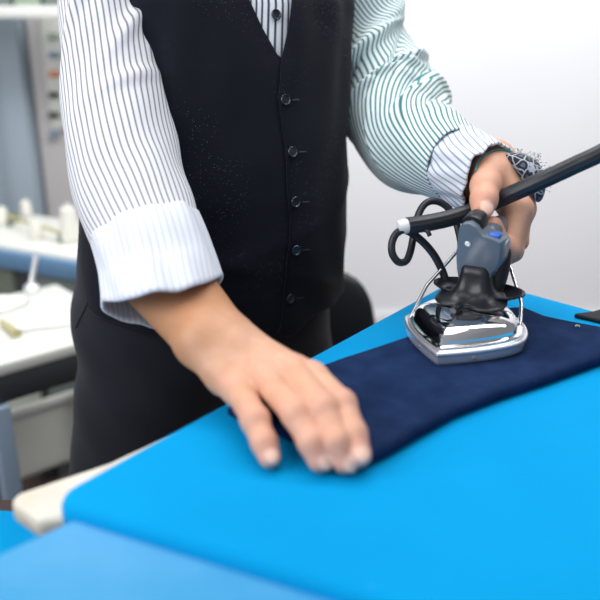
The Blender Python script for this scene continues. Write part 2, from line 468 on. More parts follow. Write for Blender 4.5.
# ------------------------------------------------------------------ near table with the faded blue pad
n1 = PZ(88, 509, TZ - .012)[:2]; n2 = PZ(405, 603, TZ - .012)[:2]; n0 = PZ(-8, 553, TZ - .012)[:2]
dn = (n2 - n1) / np.linalg.norm(n2 - n1); dl = (n0 - n1) / np.linalg.norm(n0 - n1)
nq = [n1 + dl * 0.34, n1 + dl * .34 + dn * .56, n1 + dn * 0.56, n1]
near = thing_empty('pressing_table', (*(sum(nq) / 4), 0), 'near table with a faded, lighter blue pad in the bottom left foreground', 'table')
V, Fc = padded(rounded_poly(nq, [.03, .03, .03, .014]), TZ - 0.032, TZ - 0.012, 0.009)
make('padded_cover', V, Fc, M['blue_near'], near, fix=True)
cn = sum(nq) / 4
w0 = PZ(-40, 540, TZ - .034)[:2]; w1 = PZ(40, 531, TZ - .034)[:2]
nb = [n1 + dl * .36 - dn * .05, n1 + dl * .36 + dn * .57, n1 + dn * .57 - dl * 0.0, n1 + dl * .02, n1 + dl * .045 - dn * .022, n1 + dl * .17 - dn * .05]
V, Fc = padded(rounded_poly(nb, .008), TZ - 0.06, TZ - 0.034, 0.005)
make('tabletop', V, Fc, M['offwhite'], near, fix=True)
for q in nq:
    p = cn + (q - cn) * .8
    MB().box((p[0], p[1], (TZ - .06) / 2), (.04, .04, TZ - .06), math.atan2(dn[1], dn[0]), .004).build('leg', M['metal_grey'], near)

# blue cloth on a low stool beyond the cream corner
ct = PZ(6, 541, 0.80)
st = thing_empty('wooden_stool', (ct[0] - .05, ct[1], 0), 'low stool at the left end of the ironing table carrying a blue cloth', 'stool')
MB().lathe([(0.0, .735), (.125, .735), (.135, .742), (.135, .755), (.128, .76), (0, .76)], (ct[0] - .05, ct[1], 0)).build('seat', M['brown'], st)
for k in range(4):
    a = PI / 4 + k * PI / 2
    MB().cyl((ct[0] - .05 + .08 * math.cos(a), ct[1] + .08 * math.sin(a), .735), (ct[0] - .05 + .12 * math.cos(a), ct[1] + .12 * math.sin(a), 0), .014, .012, 12).build('leg', M['brown'], st)
qb = [np.array((ct[0] - .05 + x, ct[1] + y)) for x, y in ((-.09, -.07), (.088, -.06), (.092, .055), (-.085, .07))]
V, Fc = padded(rounded_poly(qb, .015), .7605, .80, .014, .003)
o = make('folded_cloth', V, Fc, M['blue'], None, (ct[0] - .05, ct[1], .7605), fix=True)
tag(o, 'small folded bright blue cloth lying at the far left edge beside the cream board', 'cloth')

# ================================================================== NAVY TROUSER LEG ON THE PAD
def poly_sd(p, poly):
    d = np.full(len(p), 1e9); ins = np.zeros(len(p), bool); m = len(poly)
    for i in range(m):
        a = poly[i]; b = poly[(i + 1) % m]; e = b - a; w = p - a
        t = np.clip((w @ e) / (e @ e), 0, 1); d = np.minimum(d, ((w - t[:, None] * e) ** 2).sum(1))
        c = ((a[1] > p[:, 1]) != (b[1] > p[:, 1])) & (p[:, 0] < (b[0] - a[0]) * (p[:, 1] - a[1]) / (b[1] - a[1] + 1e-12) + a[0]); ins ^= c
    d = np.sqrt(d); return np.where(ins, -d, d)

GT = 0.0145
gpx_top = [(226, 413), (262, 394), (310, 375), (345, 362), (400, 345), (450, 327), (490, 315), (522, 312), (545, 321), (600, 332), (652, 344)]
gpx_bot = [(640, 352), (600, 367), (545, 387), (500, 402), (455, 420), (420, 440), (392, 457), (364, 471), (330, 462), (290, 445), (255, 428)]
gp = np.array([PZ(x, y, TZ + 0.006)[:2] for x, y in gpx_top] + [PZ(x, y, TZ + 0.001)[:2] for x, y in gpx_bot])
# top runs left->right far side; bottom back along the near side
def garment(p):
    d2 = poly_sd(p[:, :2], gp); z = p[:, 2] - TZ
    wav = 0.0005 * np.sin(38 * p[:, 0] + 21 * p[:, 1]) + 0.0004 * np.sin(61 * p[:, 1] - 30 * p[:, 0] + 1.3)
    thick = GT + wav - 0.0012 * np.exp(-((d2 + 0.035) / 0.010) ** 2)
    r = 0.0068
    dz = np.abs(z - thick / 2 - 0.0006) - thick / 2 + r; dx = d2 + r
    return (np.minimum(np.maximum(dx, dz), 0) + np.hypot(np.maximum(dx, 0), np.maximum(dz, 0)) - r).astype(np.float32)
lo = np.array([gp[:, 0].min() - .01, gp[:, 1].min() - .01, TZ - .004]); hi = np.array([gp[:, 0].max() + .01, gp[:, 1].max() + .01, TZ + .022])
V, Q = surface_nets(garment, lo, hi, 0.0024)
g = make('trouser_leg', V, Q, M['navy'], None, (float(gp[:, 0].mean()), float(gp[:, 1].mean()), TZ))
tag(g, 'folded dark navy trouser leg lying on the blue cover under the iron', 'garment')

# black cloth at the far right
bq = [PZ(x, y, TZ)[:2] for x, y in ((574, 318), (604, 325), (650, 330), (660, 318), (606, 311), (592, 315))]
V, Fc = padded(np.array(bq), TZ + .0005, TZ + .006, .003, .001)
o = make('cloth_scrap', V, Fc, M['black_cloth'], None, (*np.mean(bq, 0), TZ), fix=True)
tag(o, 'pointed black cloth scrap at the far right edge of the blue table', 'cloth scrap')
pt = PZ(578, 326.5, TZ + .015)
o = MB().tube([pt + np.array([-.003, 0, 0]), pt + np.array([-.001, .001, .001]), pt + np.array([.002, 0, 0])], .0011, 8, 4).build('thread_scrap', M['palegreen'], None, pt)
tag(o, 'tiny pale green thread snippet on the navy cloth edge by the black scrap', 'thread')

# ================================================================== IRON
GZ = TZ + GT + 0.0012
Lw, Rw, Tw = PZ(405, 322, GZ + .010), PZ(524.5, 341, GZ + .010), PZ(437, 366, GZ)
mid = (Lw + Rw) / 2; f2 = (Tw - mid)[:2]; TIP = np.linalg.norm(f2); f2 = f2 / TIP
HW = np.linalg.norm((Rw - Lw)[:2]) / 2
r2 = np.array([-f2[1], f2[0]]); r2 = r2 if r2 @ (Rw - Lw)[:2] > 0 else -r2
I0 = np.array([mid[0], mid[1], GZ])
def IL(x, y, z):
    """iron space: x to the image right, y towards the tip, z up from the sole"""
    return I0 + np.array([r2[0] * x + f2[0] * y, r2[1] * x + f2[1] * y, z])
iron = thing_empty('steam_iron', I0, 'chrome steam iron with grey-black handle pressing the navy cloth', 'iron')
BACK = 0.082
def outline(n=72, s=1.0, e=0.0):
    """pointed front, rounded back"""
    out = []
    for i in range(n):
        a = 2 * PI * i / n                      # 0 = tip
        ca, sa = math.cos(a), math.sin(a)
        if ca >= 0:
            y = ca ** 1.15; x = (1 - y ** 1.5) ** 0.97 if y < 1 else 0
            out.append((math.copysign(x * (HW * s + e), sa) if abs(sa) > 1e-9 else 0, y * (TIP * s + e)))
        else:
            y = (-ca); x = (1 - y ** 2.0) ** 0.62 if y < 1 else 0
            out.append((math.copysign(x * (HW * s + e), sa) if abs(sa) > 1e-9 else 0, -y * (BACK * s + e)))
    return out
def iron_loft(prof, cap0=True, cap1=True, n=72):
    V = []; Fc = []
    for s, z in prof:
        V += [IL(x, y, z) for x, y in outline(n, s)]
    for k in range(len(prof) - 1):
        for i in range(n): Fc.append((k * n + i, k * n + (i + 1) % n, (k + 1) * n + (i + 1) % n, (k + 1) * n + i))
    if cap0: Fc.append(list(range(n))[::-1])
    if cap1: Fc.append([i + n * (len(prof) - 1) for i in range(n)])
    return V, Fc
def iron_part(name, prof, m, parent=iron):
    V, Fc = iron_loft(prof); o = make(name, V, Fc, m, parent, fix=True)
    o.data.set_sharp_from_angle(angle=math.radians(40)); return o
iron_part('sole_plate', [(.97, 0), (.985, .001), (.99, .003), (.99, .0100), (.96, .0105)], M['chrome_b'])
# lip of the sole shoe: a ring
V = []; Fc = []; n = 72; pr = [(.955, .0098), (1.0, .0098), (1.022, .0105), (1.030, .0122), (1.022, .0142), (1.0, .0150), (.975, .0142), (.958, .0125)]
for s, z in pr: V += [IL(x, y, z) for x, y in outline(n, s)]
m_ = len(pr)
for k in range(m_):
    for i in range(n): Fc.append((k * n + i, k * n + (i + 1) % n, ((k + 1) % m_) * n + (i + 1) % n, ((k + 1) % m_) * n + i))
make('rim', V, Fc, M['rim'], iron, fix=True)
iron_part('body', [(.945, .0102), (.945, .0155), (.935, .0175), (.90, .0182), (.872, .0184), (.862, .0200), (.860, .0220), (.850, .0246), (.830, .0272), (.80, .0294), (.76, .0313), (.70, .0331), (.63, .0346), (.54, .0358), (.42, .0366), (.2, .0370)], M['chrome'])
for t in (9, 63, 18):
    x, y = outline(72, .992)[t]; p = IL(x, y, .0055); x2, y2 = outline(72, 1.01)[t]; q = IL(x2, y2, .0055)
    MB().lathe([(0, 0), (.0016, 0), (.0016, .0006), (.001, .001), (0, .0011)], p, q - p, 14).build('rivet', M['brass'], iron)

# flared black heat skirt under the handle
SY = -0.040
V = []; n = 96; rows = [(0, .078), (.04, .068), (.10, .060), (.2, .0530), (.36, .0475), (.6, .0440), (.85, .0420), (1.0, .0412), (1.02, .0397), (.9, .0394), (.6, .0395), (.2, .0400)]
for s, z in rows:
    for i in range(n):
        a = 2 * PI * i / n; ca, sa = math.cos(a), math.sin(a)
        neck = np.array([math.copysign(abs(sa) ** .5, sa) * .0165, math.copysign(abs(ca) ** .5, ca) * .0165])
        lobe = max(0, ca) ** .8 * (0.45 + .55 * abs(math.sin(2.0 * a)) ** 1.1)
        R_ = .025 + .034 * lobe + .006 * abs(sa) ** 6
        out = np.array([sa * R_, ca * R_])
        q = neck * (1 - s) + out * s
        dro = -.0022 * lobe * max(0, s) ** 1.5 + .0035 * abs(sa) ** 6 * s
        V.append(IL(q[0], SY + q[1] + (-.004 + .0) * s, z + dro))
Fc = []
for k in range(len(rows) - 1):
    for i in range(n): Fc.append((k * n + i, k * n + (i + 1) % n, (k + 1) * n + (i + 1) % n, (k + 1) * n + i))
Fc.append(list(range(n))); Fc.append([i + n * (len(rows) - 1) for i in range(n)])
make('heat_skirt', V, Fc, M['plastic_b'], iron, fix=True)
# two side wings: thin curved plates with an upturned lip
def wing(sg):
    V = []; Fc = []; nu, nv = 14, 6
    for side in (0, 1):
        for j in range(nv + 1):
            v = j / nv
            for i in range(nu + 1):
                u = i / nu * 2 - 1
                ext = 0.030 * (1 - u * u) ** .6 * v
                V.append(IL(sg * (0.020 + ext * 1.08), SY - .006 + u * .026, -.0015 + .0425 + .007 * v * v - side * .002))
    W = (nu + 1) * (nv + 1)
    for s in (0, 1):
        for j in range(nv):
            for i in range(nu):
                a = s * W + j * (nu + 1) + i; Fc.append((a, a + 1, a + nu + 2, a + nu + 1))
    for i in range(nu):
        a = nv * (nu + 1) + i; Fc.append((a, a + 1, W + a + 1, W + a))
    make('side_wing', V, Fc, M['plastic_b'], iron, fix=True)
wing(-1); wing(1)
# front lever of the skirt
MB().tube([IL(-.003, .006, .0415), IL(-.005, .014, .0408), IL(-.006, .021, .0395)], [.004, .0045, .0035], 12, 4).build('steam_lever', M['plastic_b'], iron)
# handle post
post = [(-.0175, .046), (-.0215, .070), (-.0210, .085), (-.0190, .100), (-.0165, .114), (-.0145, .124), (-.0105, .1295), (-.003, .1315), (.004, .1275), (.008, .121), (.013, .1175), (.0245, .1150), (.0295, .1125), (.0305, .107), (.0290, .093), (.0265, .084), (.0225, .0755), (.0175, .070), (.0165, .046)]
def lean(z): return -0.050 + (max(z, .062) - .065) * 0.46
V = []; n = len(post); lay = [(.93, .0195), (.98, .0188), (1.0, .0170), (1.0, -.014), (.97, -.017)]
cx = np.mean([p[0] for p in post]); cz = np.mean([p[1] for p in post])
for s, dy in lay:
    for x, z in post:
        X = cx + (x - cx) * s; Zz = cz + (z - cz) * s; V.append(IL(X, lean(Zz) + dy, Zz))
Fc = []
for k in range(len(lay) - 1):
    for i in range(n): Fc.append((k * n + i, k * n + (i + 1) % n, (k + 1) * n + (i + 1) % n, (k + 1) * n + i))
Fc.append(list(range(n))); Fc.append([i + n * (len(lay) - 1) for i in range(n)])
pst = make('handle_post', V, Fc, M['plastic_g'], iron, fix=True); pst.data.set_sharp_from_angle(angle=math.radians(50))
zs = .106; p = IL(-.006, lean(zs) + .0192, zs); nf = IL(0, 1, .0) - IL(0, 0, .40 * 1)
nrm_f = np.array([f2[0], f2[1], -0.42]); nrm_f /= np.linalg.norm(nrm_f)
MB().lathe([(0, 0), (.0034, 0), (.0034, .0006), (.0028, .0011), (.0019, .0011), (.0016, .0004), (0, .0004)], p, nrm_f, 20).build('screw', M['chrome_b'], pst)
# dark collar ring on top of the post
top = IL(-.0045, lean(.126) + .004, .1245)
MB().lathe([(.0085, -.020), (.0118, -.020), (.0122, -.017), (.0122, .000), (.0115, .002), (.0085, .002)], top, (f2[0], f2[1], -.15), 28).build('collar', M['plastic_b'], iron)
MB().box(IL(.020, lean(.116) + .004, .1165), (.012, .014, .004), math.atan2(r2[1], r2[0]), .0012).build('steam_button', M['blue_button'], iron)
MB().lathe([(0, 0), (.0115, 0), (.0125, .0012), (.0125, .0025), (0, .0025)], IL(.0268, lean(.098) - .000, .0985), (r2[0], r2[1], -.22), 28).build('end_cap', M['plastic_cap'], pst)
# grip running back in the fist, and the rear upright
MB().tube([IL(.002, lean(.10) - .012, .100), IL(.004, -.058, .107), IL(.003, -.085, .108), IL(.002, -.108, .106)], [.0110, .0115, .0125, .012], 20, 6).build('grip', M['plastic_g'], iron)
MB().tube([IL(.002, -.108, .106), IL(.003, -.100, .090), IL(.003, -.080, .070), IL(.003, -.058, .044)], [.013, .0125, .015, .017], 18, 6).build('rear_upright', M['plastic_b'], iron)
V, Fc = tube_geo([IL(.013, -.054, .042), IL(.016, -.064, .068), IL(.016, -.070, .084), IL(.013, -.072, .096)], [.013, .0125, .011, .008], 18, 6); make('heat_shield', V, Fc, M['plastic_b'], iron, fix=True)
MB().tube([IL(.016, -.034, .080), IL(.021, -.034, .082), IL(.021, -.036, .074), IL(.016, -.036, .073)], .0012, 8, 6).build('contact_clip', M['chrome_b'], iron)
# wire guard
MB().tube([P(409.5, 319, .862), P(414, 310, .864), P(421, 296.5, .868), P(426.5, 286, .871), P(431, 280.5, .874), P(441, 269.5, .879), P(453, 256, .884), P(462, 247, .887), P(478, 240, .89)], .0021, 12, 8).build('wire_guard', M['wire'], iron)
MB().tube([P(519.5, 336, .818), P(520, 326, .824), P(521, 311, .837), P(521, 302, .845), P(519, 294, .852), P(514, 279, .865), P(508, 262, .88), P(499, 248, .89)], .0021, 12, 8).build('wire_guard', M['wire'], iron)
for px, py, d in ((408, 320, .862), (521.5, 337, .815)):
    MB().lathe([(0, -.003), (.0036, -.003), (.0042, -.001), (.0042, .003), (.003, .0045), (0, .0045)], P(px, py, d), (0, 0, 1), 16).build('guard_socket', M['chrome_b'], iron)

# cord bundle with ribs, looped hoses, white tape
cord_pts = [P(407, 226, .845), P(425, 223.5, .85), P(447, 219, .858), P(470, 212, .866), P(485, 206, .868), P(500, 199, .858), P(518, 191, .842), P(545, 179, .826), P(575, 165, .815), P(605, 151, .805), P(680, 112, .80), P(790, 30, .82), P(860, -150, .9), P(850, -520, 1.1)]
Cc = crom(np.array(cord_pts), 10)
T, A, B = frames(Cc, np.array([0, 0, 1.0])); n = 44
ang = np.arange(n) * 2 * PI / n
V = []
for k in range(len(Cc)):
    tw = k * 0.02
    rr = 0.0098 * (0.90 + 0.10 * np.abs(np.sin(ang * 5.5 + tw)) ** .7)
    V.append(Cc[k] + rr[:, None] * (np.cos(ang)[:, None] * A[k] + np.sin(ang)[:, None] * B[k]))
V = np.vstack(V); Fc = []
for k in range(len(Cc) - 1):
    for i in range(n): Fc.append((k * n + i, k * n + (i + 1) % n, (k + 1) * n + (i + 1) % n, (k + 1) * n + i))
Fc.append(list(range(n))[::-1]); Fc.append([i + n * (len(Cc) - 1) for i in range(n)])
cord = make('steam_cord', V, Fc, M['rubber'], iron, fix=True)
t0 = Cc[0]; d0 = (Cc[0] - Cc[3]) / np.linalg.norm(Cc[0] - Cc[3])
MB().tube([t0 - d0 * .001, t0 + d0 * .005, t0 + d0 * .0115], [.0086, .0082, .0068], 20, 4).build('tape', M['tape'], cord)
hose1 = [P(403, 229.5, .842), P(396, 234, .842), P(392, 243, .842), P(392.5, 254, .843), P(398.5, 262, .846), P(406, 261, .852), P(410.5, 251, .862), P(413.5, 236, .874), P(418, 216, .886), P(425, 204, .892), P(435, 201, .895), P(446, 206, .897), P(454, 217, .896), P(459, 233, .893), P(462, 250, .888), P(466, 272, .884)]
MB().tube(hose1, .0043, 14, 7).build('hose', M['rubber'], cord)
hose2 = [P(404, 229, .846), P(413, 234, .858), P(424, 243, .868), P(434, 255, .876), P(442, 270, .882), P(446, 283, .884), P(448, 298, .884)]
MB().tube(hose2, .0046, 14, 7).build('hose', M['rubber'], cord)
MB().tube([P(420, 229, .85), P(427, 231, .845), P(430, 236, .845)], .0026, 10, 5).build('cable_tie', M['rubber'], cord)

# ================================================================== PERSON
# torso model: rings (centre, half width, half depth) by height, turned towards image right
YAW = math.radians(35); cy_, sy_ = math.cos(YAW), math.sin(YAW)
TOR = np.array([  # z, cx, cy, a, b
    (0.84, -.136, 1.075, .194, .140), (0.92, -.131, 1.07, .193, .145), (1.00, -.124, 1.065, .187, .147), (1.08, -.122, 1.07, .182, .145),
    (1.16, -.118, 1.085, .180, .140), (1.24, -.112, 1.105, .182, .135), (1.32, -.104, 1.125, .180, .125), (1.38, -.10, 1.14, .158, .105), (1.44, -.09, 1.15, .105, .080)])
def tor(z): return [np.interp(z, TOR[:, 0], TOR[:, k]) for k in range(1, 5)]
def torso_pt(th, z, off=0.0):
    """th = 0 front centre, positive to the man's left (image right)"""
    cx, cy, a, b = tor(z); e = 2 / 2.35
    sx = math.copysign(abs(math.sin(th)) ** e, math.sin(th)) * (a + off); sy2 = -math.copysign(abs(math.cos(th)) ** e, math.cos(th)) * (b + off)
    return np.array([cx + sx * cy_ - sy2 * sy_, cy + sx * sy_ + sy2 * cy_, z])

SH_R, EL_R = P(97, -78, .965), P(124, 172, .885)
WR_R = PZ(213, 338, TZ + .058)
SH_L, EL_L = P(350, -85, 1.12), P(396, 125, 1.11)
WR_L = P(486, 170, .93)

# ---- right hand (image left), palm down on the cloth
def rh(px, py, z): return PZ(px, py, TZ + z)
FR = {  # MCP, PIP, DIP, tip ; radii
    'pinky': ([rh(238, 388, .034), rh(255, 420, .029), rh(264, 442, .0185), rh(269.5, 457, .0105)], [.0130, .0116, .0106, .0092]),
    'ring': ([rh(266, 378, .043), rh(297, 414, .037), rh(312, 442, .0235), rh(319.5, 460, .0115)], [.0142, .0126, .0115, .0100]),
    'middle': ([rh(293, 372, .047), rh(323, 409, .041), rh(337, 441, .0255), rh(344.0, 461, .0115)], [.0145, .0130, .0118, .0102]),
    'index': ([rh(312, 377, .045), rh(341, 405, .040), rh(353, 434, .0275), rh(359.5, 455, .0170)], [.0142, .0126, .0115, .0098]),
}
TH_R = ([rh(236, 352, .040), rh(268, 378, .024), rh(296, 392, .016), rh(315, 396, .0135)], [.017, .0135, .011, .009])
fore_a, fore_b = P(140, 250, .845), WR_R
lat = np.cross(fore_b - fore_a, [0, 0, 1.0]); lat /= np.linalg.norm(lat)
def nail_geo(tip, dip, r, up=np.array([0, 0, 1.0])):
    d = (tip - dip) / np.linalg.norm(tip - dip); u = up - d * (up @ d); u /= np.linalg.norm(u)
    return tip + d * (r * .28) + u * (r * .72), d, u
NAILS = []
for k in FR:
    pts, rad = FR[k]; NAILS.append((*nail_geo(pts[3], pts[2], rad[3]), rad[3]))
def hand_r(p):
    w = 0.0125
    fore = smin(cap_sd(p, fore_a + lat * .012, WR_R + lat * w, .040, .0245), cap_sd(p, fore_a - lat * .012, WR_R - lat * w, .040, .0245), .012)
    palm = smin(fore, cap_sd(p, WR_R, WR_R + (FR['middle'][0][0] - WR_R) * .3, .024, .022), .02)
    wr = {'pinky': -1.0, 'ring': -.35, 'middle': .35, 'index': 1.0}
    sgn = 1 if (FR['index'][0][0] - WR_R) @ lat > (FR['pinky'][0][0] - WR_R) @ lat else -1
    for k in FR:
        a = WR_R + lat * (sgn * wr[k] * .018) + np.array([0, 0, -.003])
        palm = smin(palm, cap_sd(p, a, FR[k][0][0] + np.array([0, 0, -.004]), .0185, .0135), .012)
    base = (WR_R + FR['pinky'][0][0]) / 2 + np.array([0, 0, -.018]); 
    palm = smin(palm, cap_sd(p, base, (WR_R + FR['index'][0][0]) / 2 + np.array([0, 0, -.018]), .016, .016), .016)
    best = smin(palm, chain(p, *TH_R, .006), .010)
    for k in FR:
        pts, rad = FR[k]
        fg = chain(p, pts, rad, .0045)
        fg = smin(fg, np.linalg.norm(p - (pts[1] + np.array([0, 0, .001])), axis=1) - rad[1] * 1.0, .004)
        best = np.minimum(best, smin(palm, fg, .009)) if k != 'pinky' else np.minimum(best, smin(palm, fg, .009))
    # wrist bone and shallow extensor tendons
    for c, d, u, r in NAILS:
        q = p - c; x = q @ d; z = q @ u; y = q @ np.cross(d, u)
        e = np.sqrt((x / (r * .80)) ** 2 + (y / (r * .62)) ** 2 + (z / (r * .32)) ** 2)
        best = np.minimum(best, (e - 1) * r * .32)
    return best.astype(np.float32)
allp = np.vstack([FR[k][0] for k in FR] + [TH_R[0], [WR_R], [fore_a]])
lo = allp.min(0) - .03; hi = allp.max(0) + .035; lo[2] = TZ - .012
VR, QR = surface_nets(hand_r, lo, hi, 0.0017)
def tint_for(V, fingers, nails, nail_on=True):
    t = np.zeros((len(V), 3), np.float32)
    for pts, rad in fingers:
        for j, amt, wd in ((0, .30, .012), (1, .45, .010), (2, .4, .008), (3, .75, .013)):
            d = np.linalg.norm(V - pts[j], axis=1); t[:, 0] = np.maximum(t[:, 0], amt * np.exp(-np.maximum(d - rad[j], 0) ** 2 / wd ** 2))
    for c, d, u, r in nails:
        q = V - c; x = q @ d; z = q @ u; y = q @ np.cross(d, u)
        e = np.sqrt((x / (r * .80)) ** 2 + (y / (r * .62)) ** 2 + (z / (r * .5)) ** 2)
        t[:, 1] = np.maximum(t[:, 1], np.clip((1.12 - e) / .1, 0, 1))
    return t
TR = tint_for(VR, [FR[k] for k in FR], NAILS)
ax_w = (FR['middle'][0][0] - WR_R); ax_w /= np.linalg.norm(ax_w)
TR[:, 2] = np.clip(.62 - ((VR - WR_R) @ ax_w) / .075, 0, .85)      # browner towards the forearm

# ---- left hand (image right), closed round the grip
FL = {
    'index': ([P(519, 209, .878), P(508, 249, .862), P(501, 246, .852), P(492.5, 226, .847)], [.0150, .0128, .0118, .0112]),
    'middle': ([P(522, 209, .902), P(512, 251, .888), P(501, 258, .892), P(488, 246, .898)], [.0150, .0130, .0115, .0098]),
    'ring': ([P(522, 205, .925), P(518, 241, .915), P(503, 252, .918), P(490, 242, .922)], [.0142, .0122, .011, .0095]),
    'pinky': ([P(518, 199, .945), P(515, 230, .940), P(504, 242, .942), P(492, 236, .944)], [.0130, .0108, .010, .0088]),
}
TH_L = ([P(488, 172, .893), P(485.5, 186, .862), P(484.0, 200, .846), P(482.5, 209, .840)], [.0205, .0168, .0148, .0124])
fa, fb = P(455, 160, .985), WR_L
latL = np.cross(fb - fa, P(520, 195, .9) - fb); latL /= np.linalg.norm(latL)
NL = [(*nail_geo(TH_L[0][3], TH_L[0][2], TH_L[1][3], up=np.array([0.1, -1.0, 0.1])), TH_L[1][3])]
def hand_l(p):
    o_ = (P(492, 158, .93) - P(478, 178, .93)) * .42
    fore = smin(cap_sd(p, fa + o_, fb + o_, .031, .0285), cap_sd(p, fa - o_, fb - o_, .031, .0285), .012)
    palm = fore
    wrl = {'index': P(494, 169, .910), 'middle': P(496, 167, .925), 'ring': P(496, 166, .94), 'pinky': P(493, 168, .955)}
    for k in FL:
        palm = smin(palm, cap_sd(p, wrl[k], FL[k][0][0], .0215, .0150), .014)
    palm = smin(palm, cap_sd(p, P(494, 176, .90), P(508, 206, .89), .021, .014), .014)      # base of thumb and web
    best = smin(palm, chain(p, *TH_L, .006), .012)
    for k in FL:
        pts, rad = FL[k]; fg = chain(p, pts, rad, .0045)
        best = np.minimum(best, smin(palm, fg, .009))
    for c, d, u, r in NL:
        q = p - c; x = q @ d; z = q @ u; y = q @ np.cross(d, u)
        e = np.sqrt((x / (r * 1.0)) ** 2 + (y / (r * .72)) ** 2 + (z / (r * .34)) ** 2); best = np.minimum(best, (e - 1) * r * .34)
    return best.astype(np.float32)
allp = np.vstack([FL[k][0] for k in FL] + [TH_L[0], [WR_L], [fa]])
VL, QL = surface_nets(hand_l, allp.min(0) - .036, allp.max(0) + .036, 0.0017)
TL = tint_for(VL, [FL[k] for k in FL] + [TH_L], NL)

# ---- rest of the body, under the clothes
right = np.array([cy_, sy_, 0]); front = np.array([sy_, -cy_, 0])
def cen(z): c = tor(z); return np.array([c[0], c[1], z])
spR = [(cen(1.40) - right * .09, .050), (cen(1.39) - right * .165, .061), (P(108, -5, .965), .0610), (P(114, 60, .942), .0630), (P(119, 120, .915), .0650), (P(128, 178, .882), .0655), (P(141, 218, .848), .0625), (P(152, 248, .82), .0565)]
spL = [(cen(1.40) + right * .09, .050), (cen(1.39) + right * .155, .058), (P(354, -15, 1.125), .058), (P(366, 45, 1.135), .060), (P(390, 100, 1.12), .076), (P(410, 138, 1.06), .070), (P(434, 153, .995), .058), (P(460, 165, .94), .047)]
HIPL, HIPR = cen(.86) + right * .085, cen(.86) - right * .085
FTL, FTR = np.array([0.03, 1.16, .06]), np.array([-.34, 1.03, .06])
KNL, KNR = (HIPL + FTL) / 2 + front * .02, (HIPR + FTR) / 2 + front * .02
NECK = cen(1.42); HEAD = NECK + np.array([0, 0, .16]) + front * .045
def body(p):
    d = cap_sd(p, cen(.88) - right * .075, cen(.88) + right * .075, .105, .105)
    for z, hw, r in ((1.0, .07, .105), (1.12, .07, .105), (1.24, .08, .10), (1.32, .085, .078)):
        d = smin(d, cap_sd(p, cen(z) - right * hw, cen(z) + right * hw, r, r), .05)
    d = smin(d, cap_sd(p, cen(1.36), HEAD + np.array([0, 0, -.03]), .062, .052), .04)
    for spn, w in ((spR, fore_a * .5 + fore_b * .5), (spL, fa * .4 + fb * .6)):
        d = smin(d, chain(p, [q[0] for q in spn[:7]] + [w], [.040, .042, .038, .036, .036, .034, .032, .026], .02), .012)
    for h, k, f_ in ((HIPL, KNL, FTL), (HIPR, KNR, FTR)):
        d = smin(d, chain(p, [h, k, f_], [.078, .056, .038], .02), .03)
    q = p - HEAD; qf = q @ front; qr = q @ right; qz = q[:, 2]
    hd = (np.sqrt((qf / .098) ** 2 + (qr / .077) ** 2 + (qz / .115) ** 2) - 1) * .08
    hd = smin(hd, cap_sd(p, HEAD + front * .055 + np.array([0, 0, -.06]), HEAD + front * .062 + np.array([0, 0, -.085]), .045, .032), .03)
    hd = smin(hd, cap_sd(p, HEAD + front * .098 + np.array([0, 0, .005]), HEAD + front * .112 + np.array([0, 0, -.03]), .008, .014), .012)   # nose
    hd = smin(hd, cap_sd(p, HEAD + front * .092 + right * .03 + np.array([0, 0, .022]), HEAD + front * .092 - right * .03 + np.array([0, 0, .022]), .009, .009), .015)
    hd = smin(hd, cap_sd(p, HEAD + front * .094 + right * .02 + np.array([0, 0, -.056]), HEAD + front * .094 - right * .02 + np.array([0, 0, -.056]), .007, .007), .008)
    for s in (-1, 1):
        hd = smin(hd, cap_sd(p, HEAD + right * (s * .078) + np.array([0, 0, .018]), HEAD + right * (s * .078) + np.array([0, 0, -.022]), .011, .008), .006)
        hd = np.maximum(hd, -(np.linalg.norm(p - (HEAD + front * .092 + right * (s * .031) + np.array([0, 0, .004])), axis=1) - .013))
        hd = np.minimum(hd, np.linalg.norm(p - (HEAD + front * .078 + right * (s * .031) + np.array([0, 0, .004])), axis=1) - .0115)
    return smin(d, hd, .012).astype(np.float32)
lo = np.array([-.42, .66, .03]); hi = np.array([.30, 1.34, 1.74])
VB, QB = surface_nets(body, lo, hi, 0.008)
n1_, n2_ = len(VR), len(VL)
Vall = np.vstack([VR, VL, VB]); Fall = np.vstack([QR, QL + n1_, QB + n1_ + n2_])
Tall = np.vstack([TR, TL, np.zeros((len(VB), 3), np.float32)])
person = make('person', Vall, Fall, M['skin'], None, (cen(.9)[0], cen(.9)[1], 0.0), tint=Tall)
tag(person, 'person in striped shirt and dark waistcoat, one hand flat on cloth, other holding the iron', 'person')
# hair and shoes (outside the picture)
def hair(p):
    q = p - HEAD - np.array([0, 0, .012]) + front * .010
    d = (np.sqrt(((q @ front) / .104) ** 2 + ((q @ right) / .084) ** 2 + (q[:, 2] / .118) ** 2) - 1) * .085
    cut = (q @ front) * .75 - q[:, 2] + .005
    return np.maximum(d, cut).astype(np.float32)
V, Q = surface_nets(hair, HEAD - .15, HEAD + .15, .007); make('hair', V, Q, M['hair'], person)
for ft in (FTL, FTR):
    def shoe(p):
        d = smin(cap_sd(p, ft + np.array([0, 0, .0]), ft + front * .0 + np.array([0, 0, -.015]), .045, .045), cap_sd(p, ft + front * .02 + np.array([0, 0, -.022]), ft + front * .17 + np.array([0, 0, -.028]), .04, .032), .03)
        return np.maximum(d, .002 - p[:, 2]).astype(np.float32)
    V, Q = surface_nets(shoe, ft - np.array([.26, .26, .07]), ft + np.array([.26, .26, .09]), .007); make('shoe', V, Q, M['plastic_b'], person)

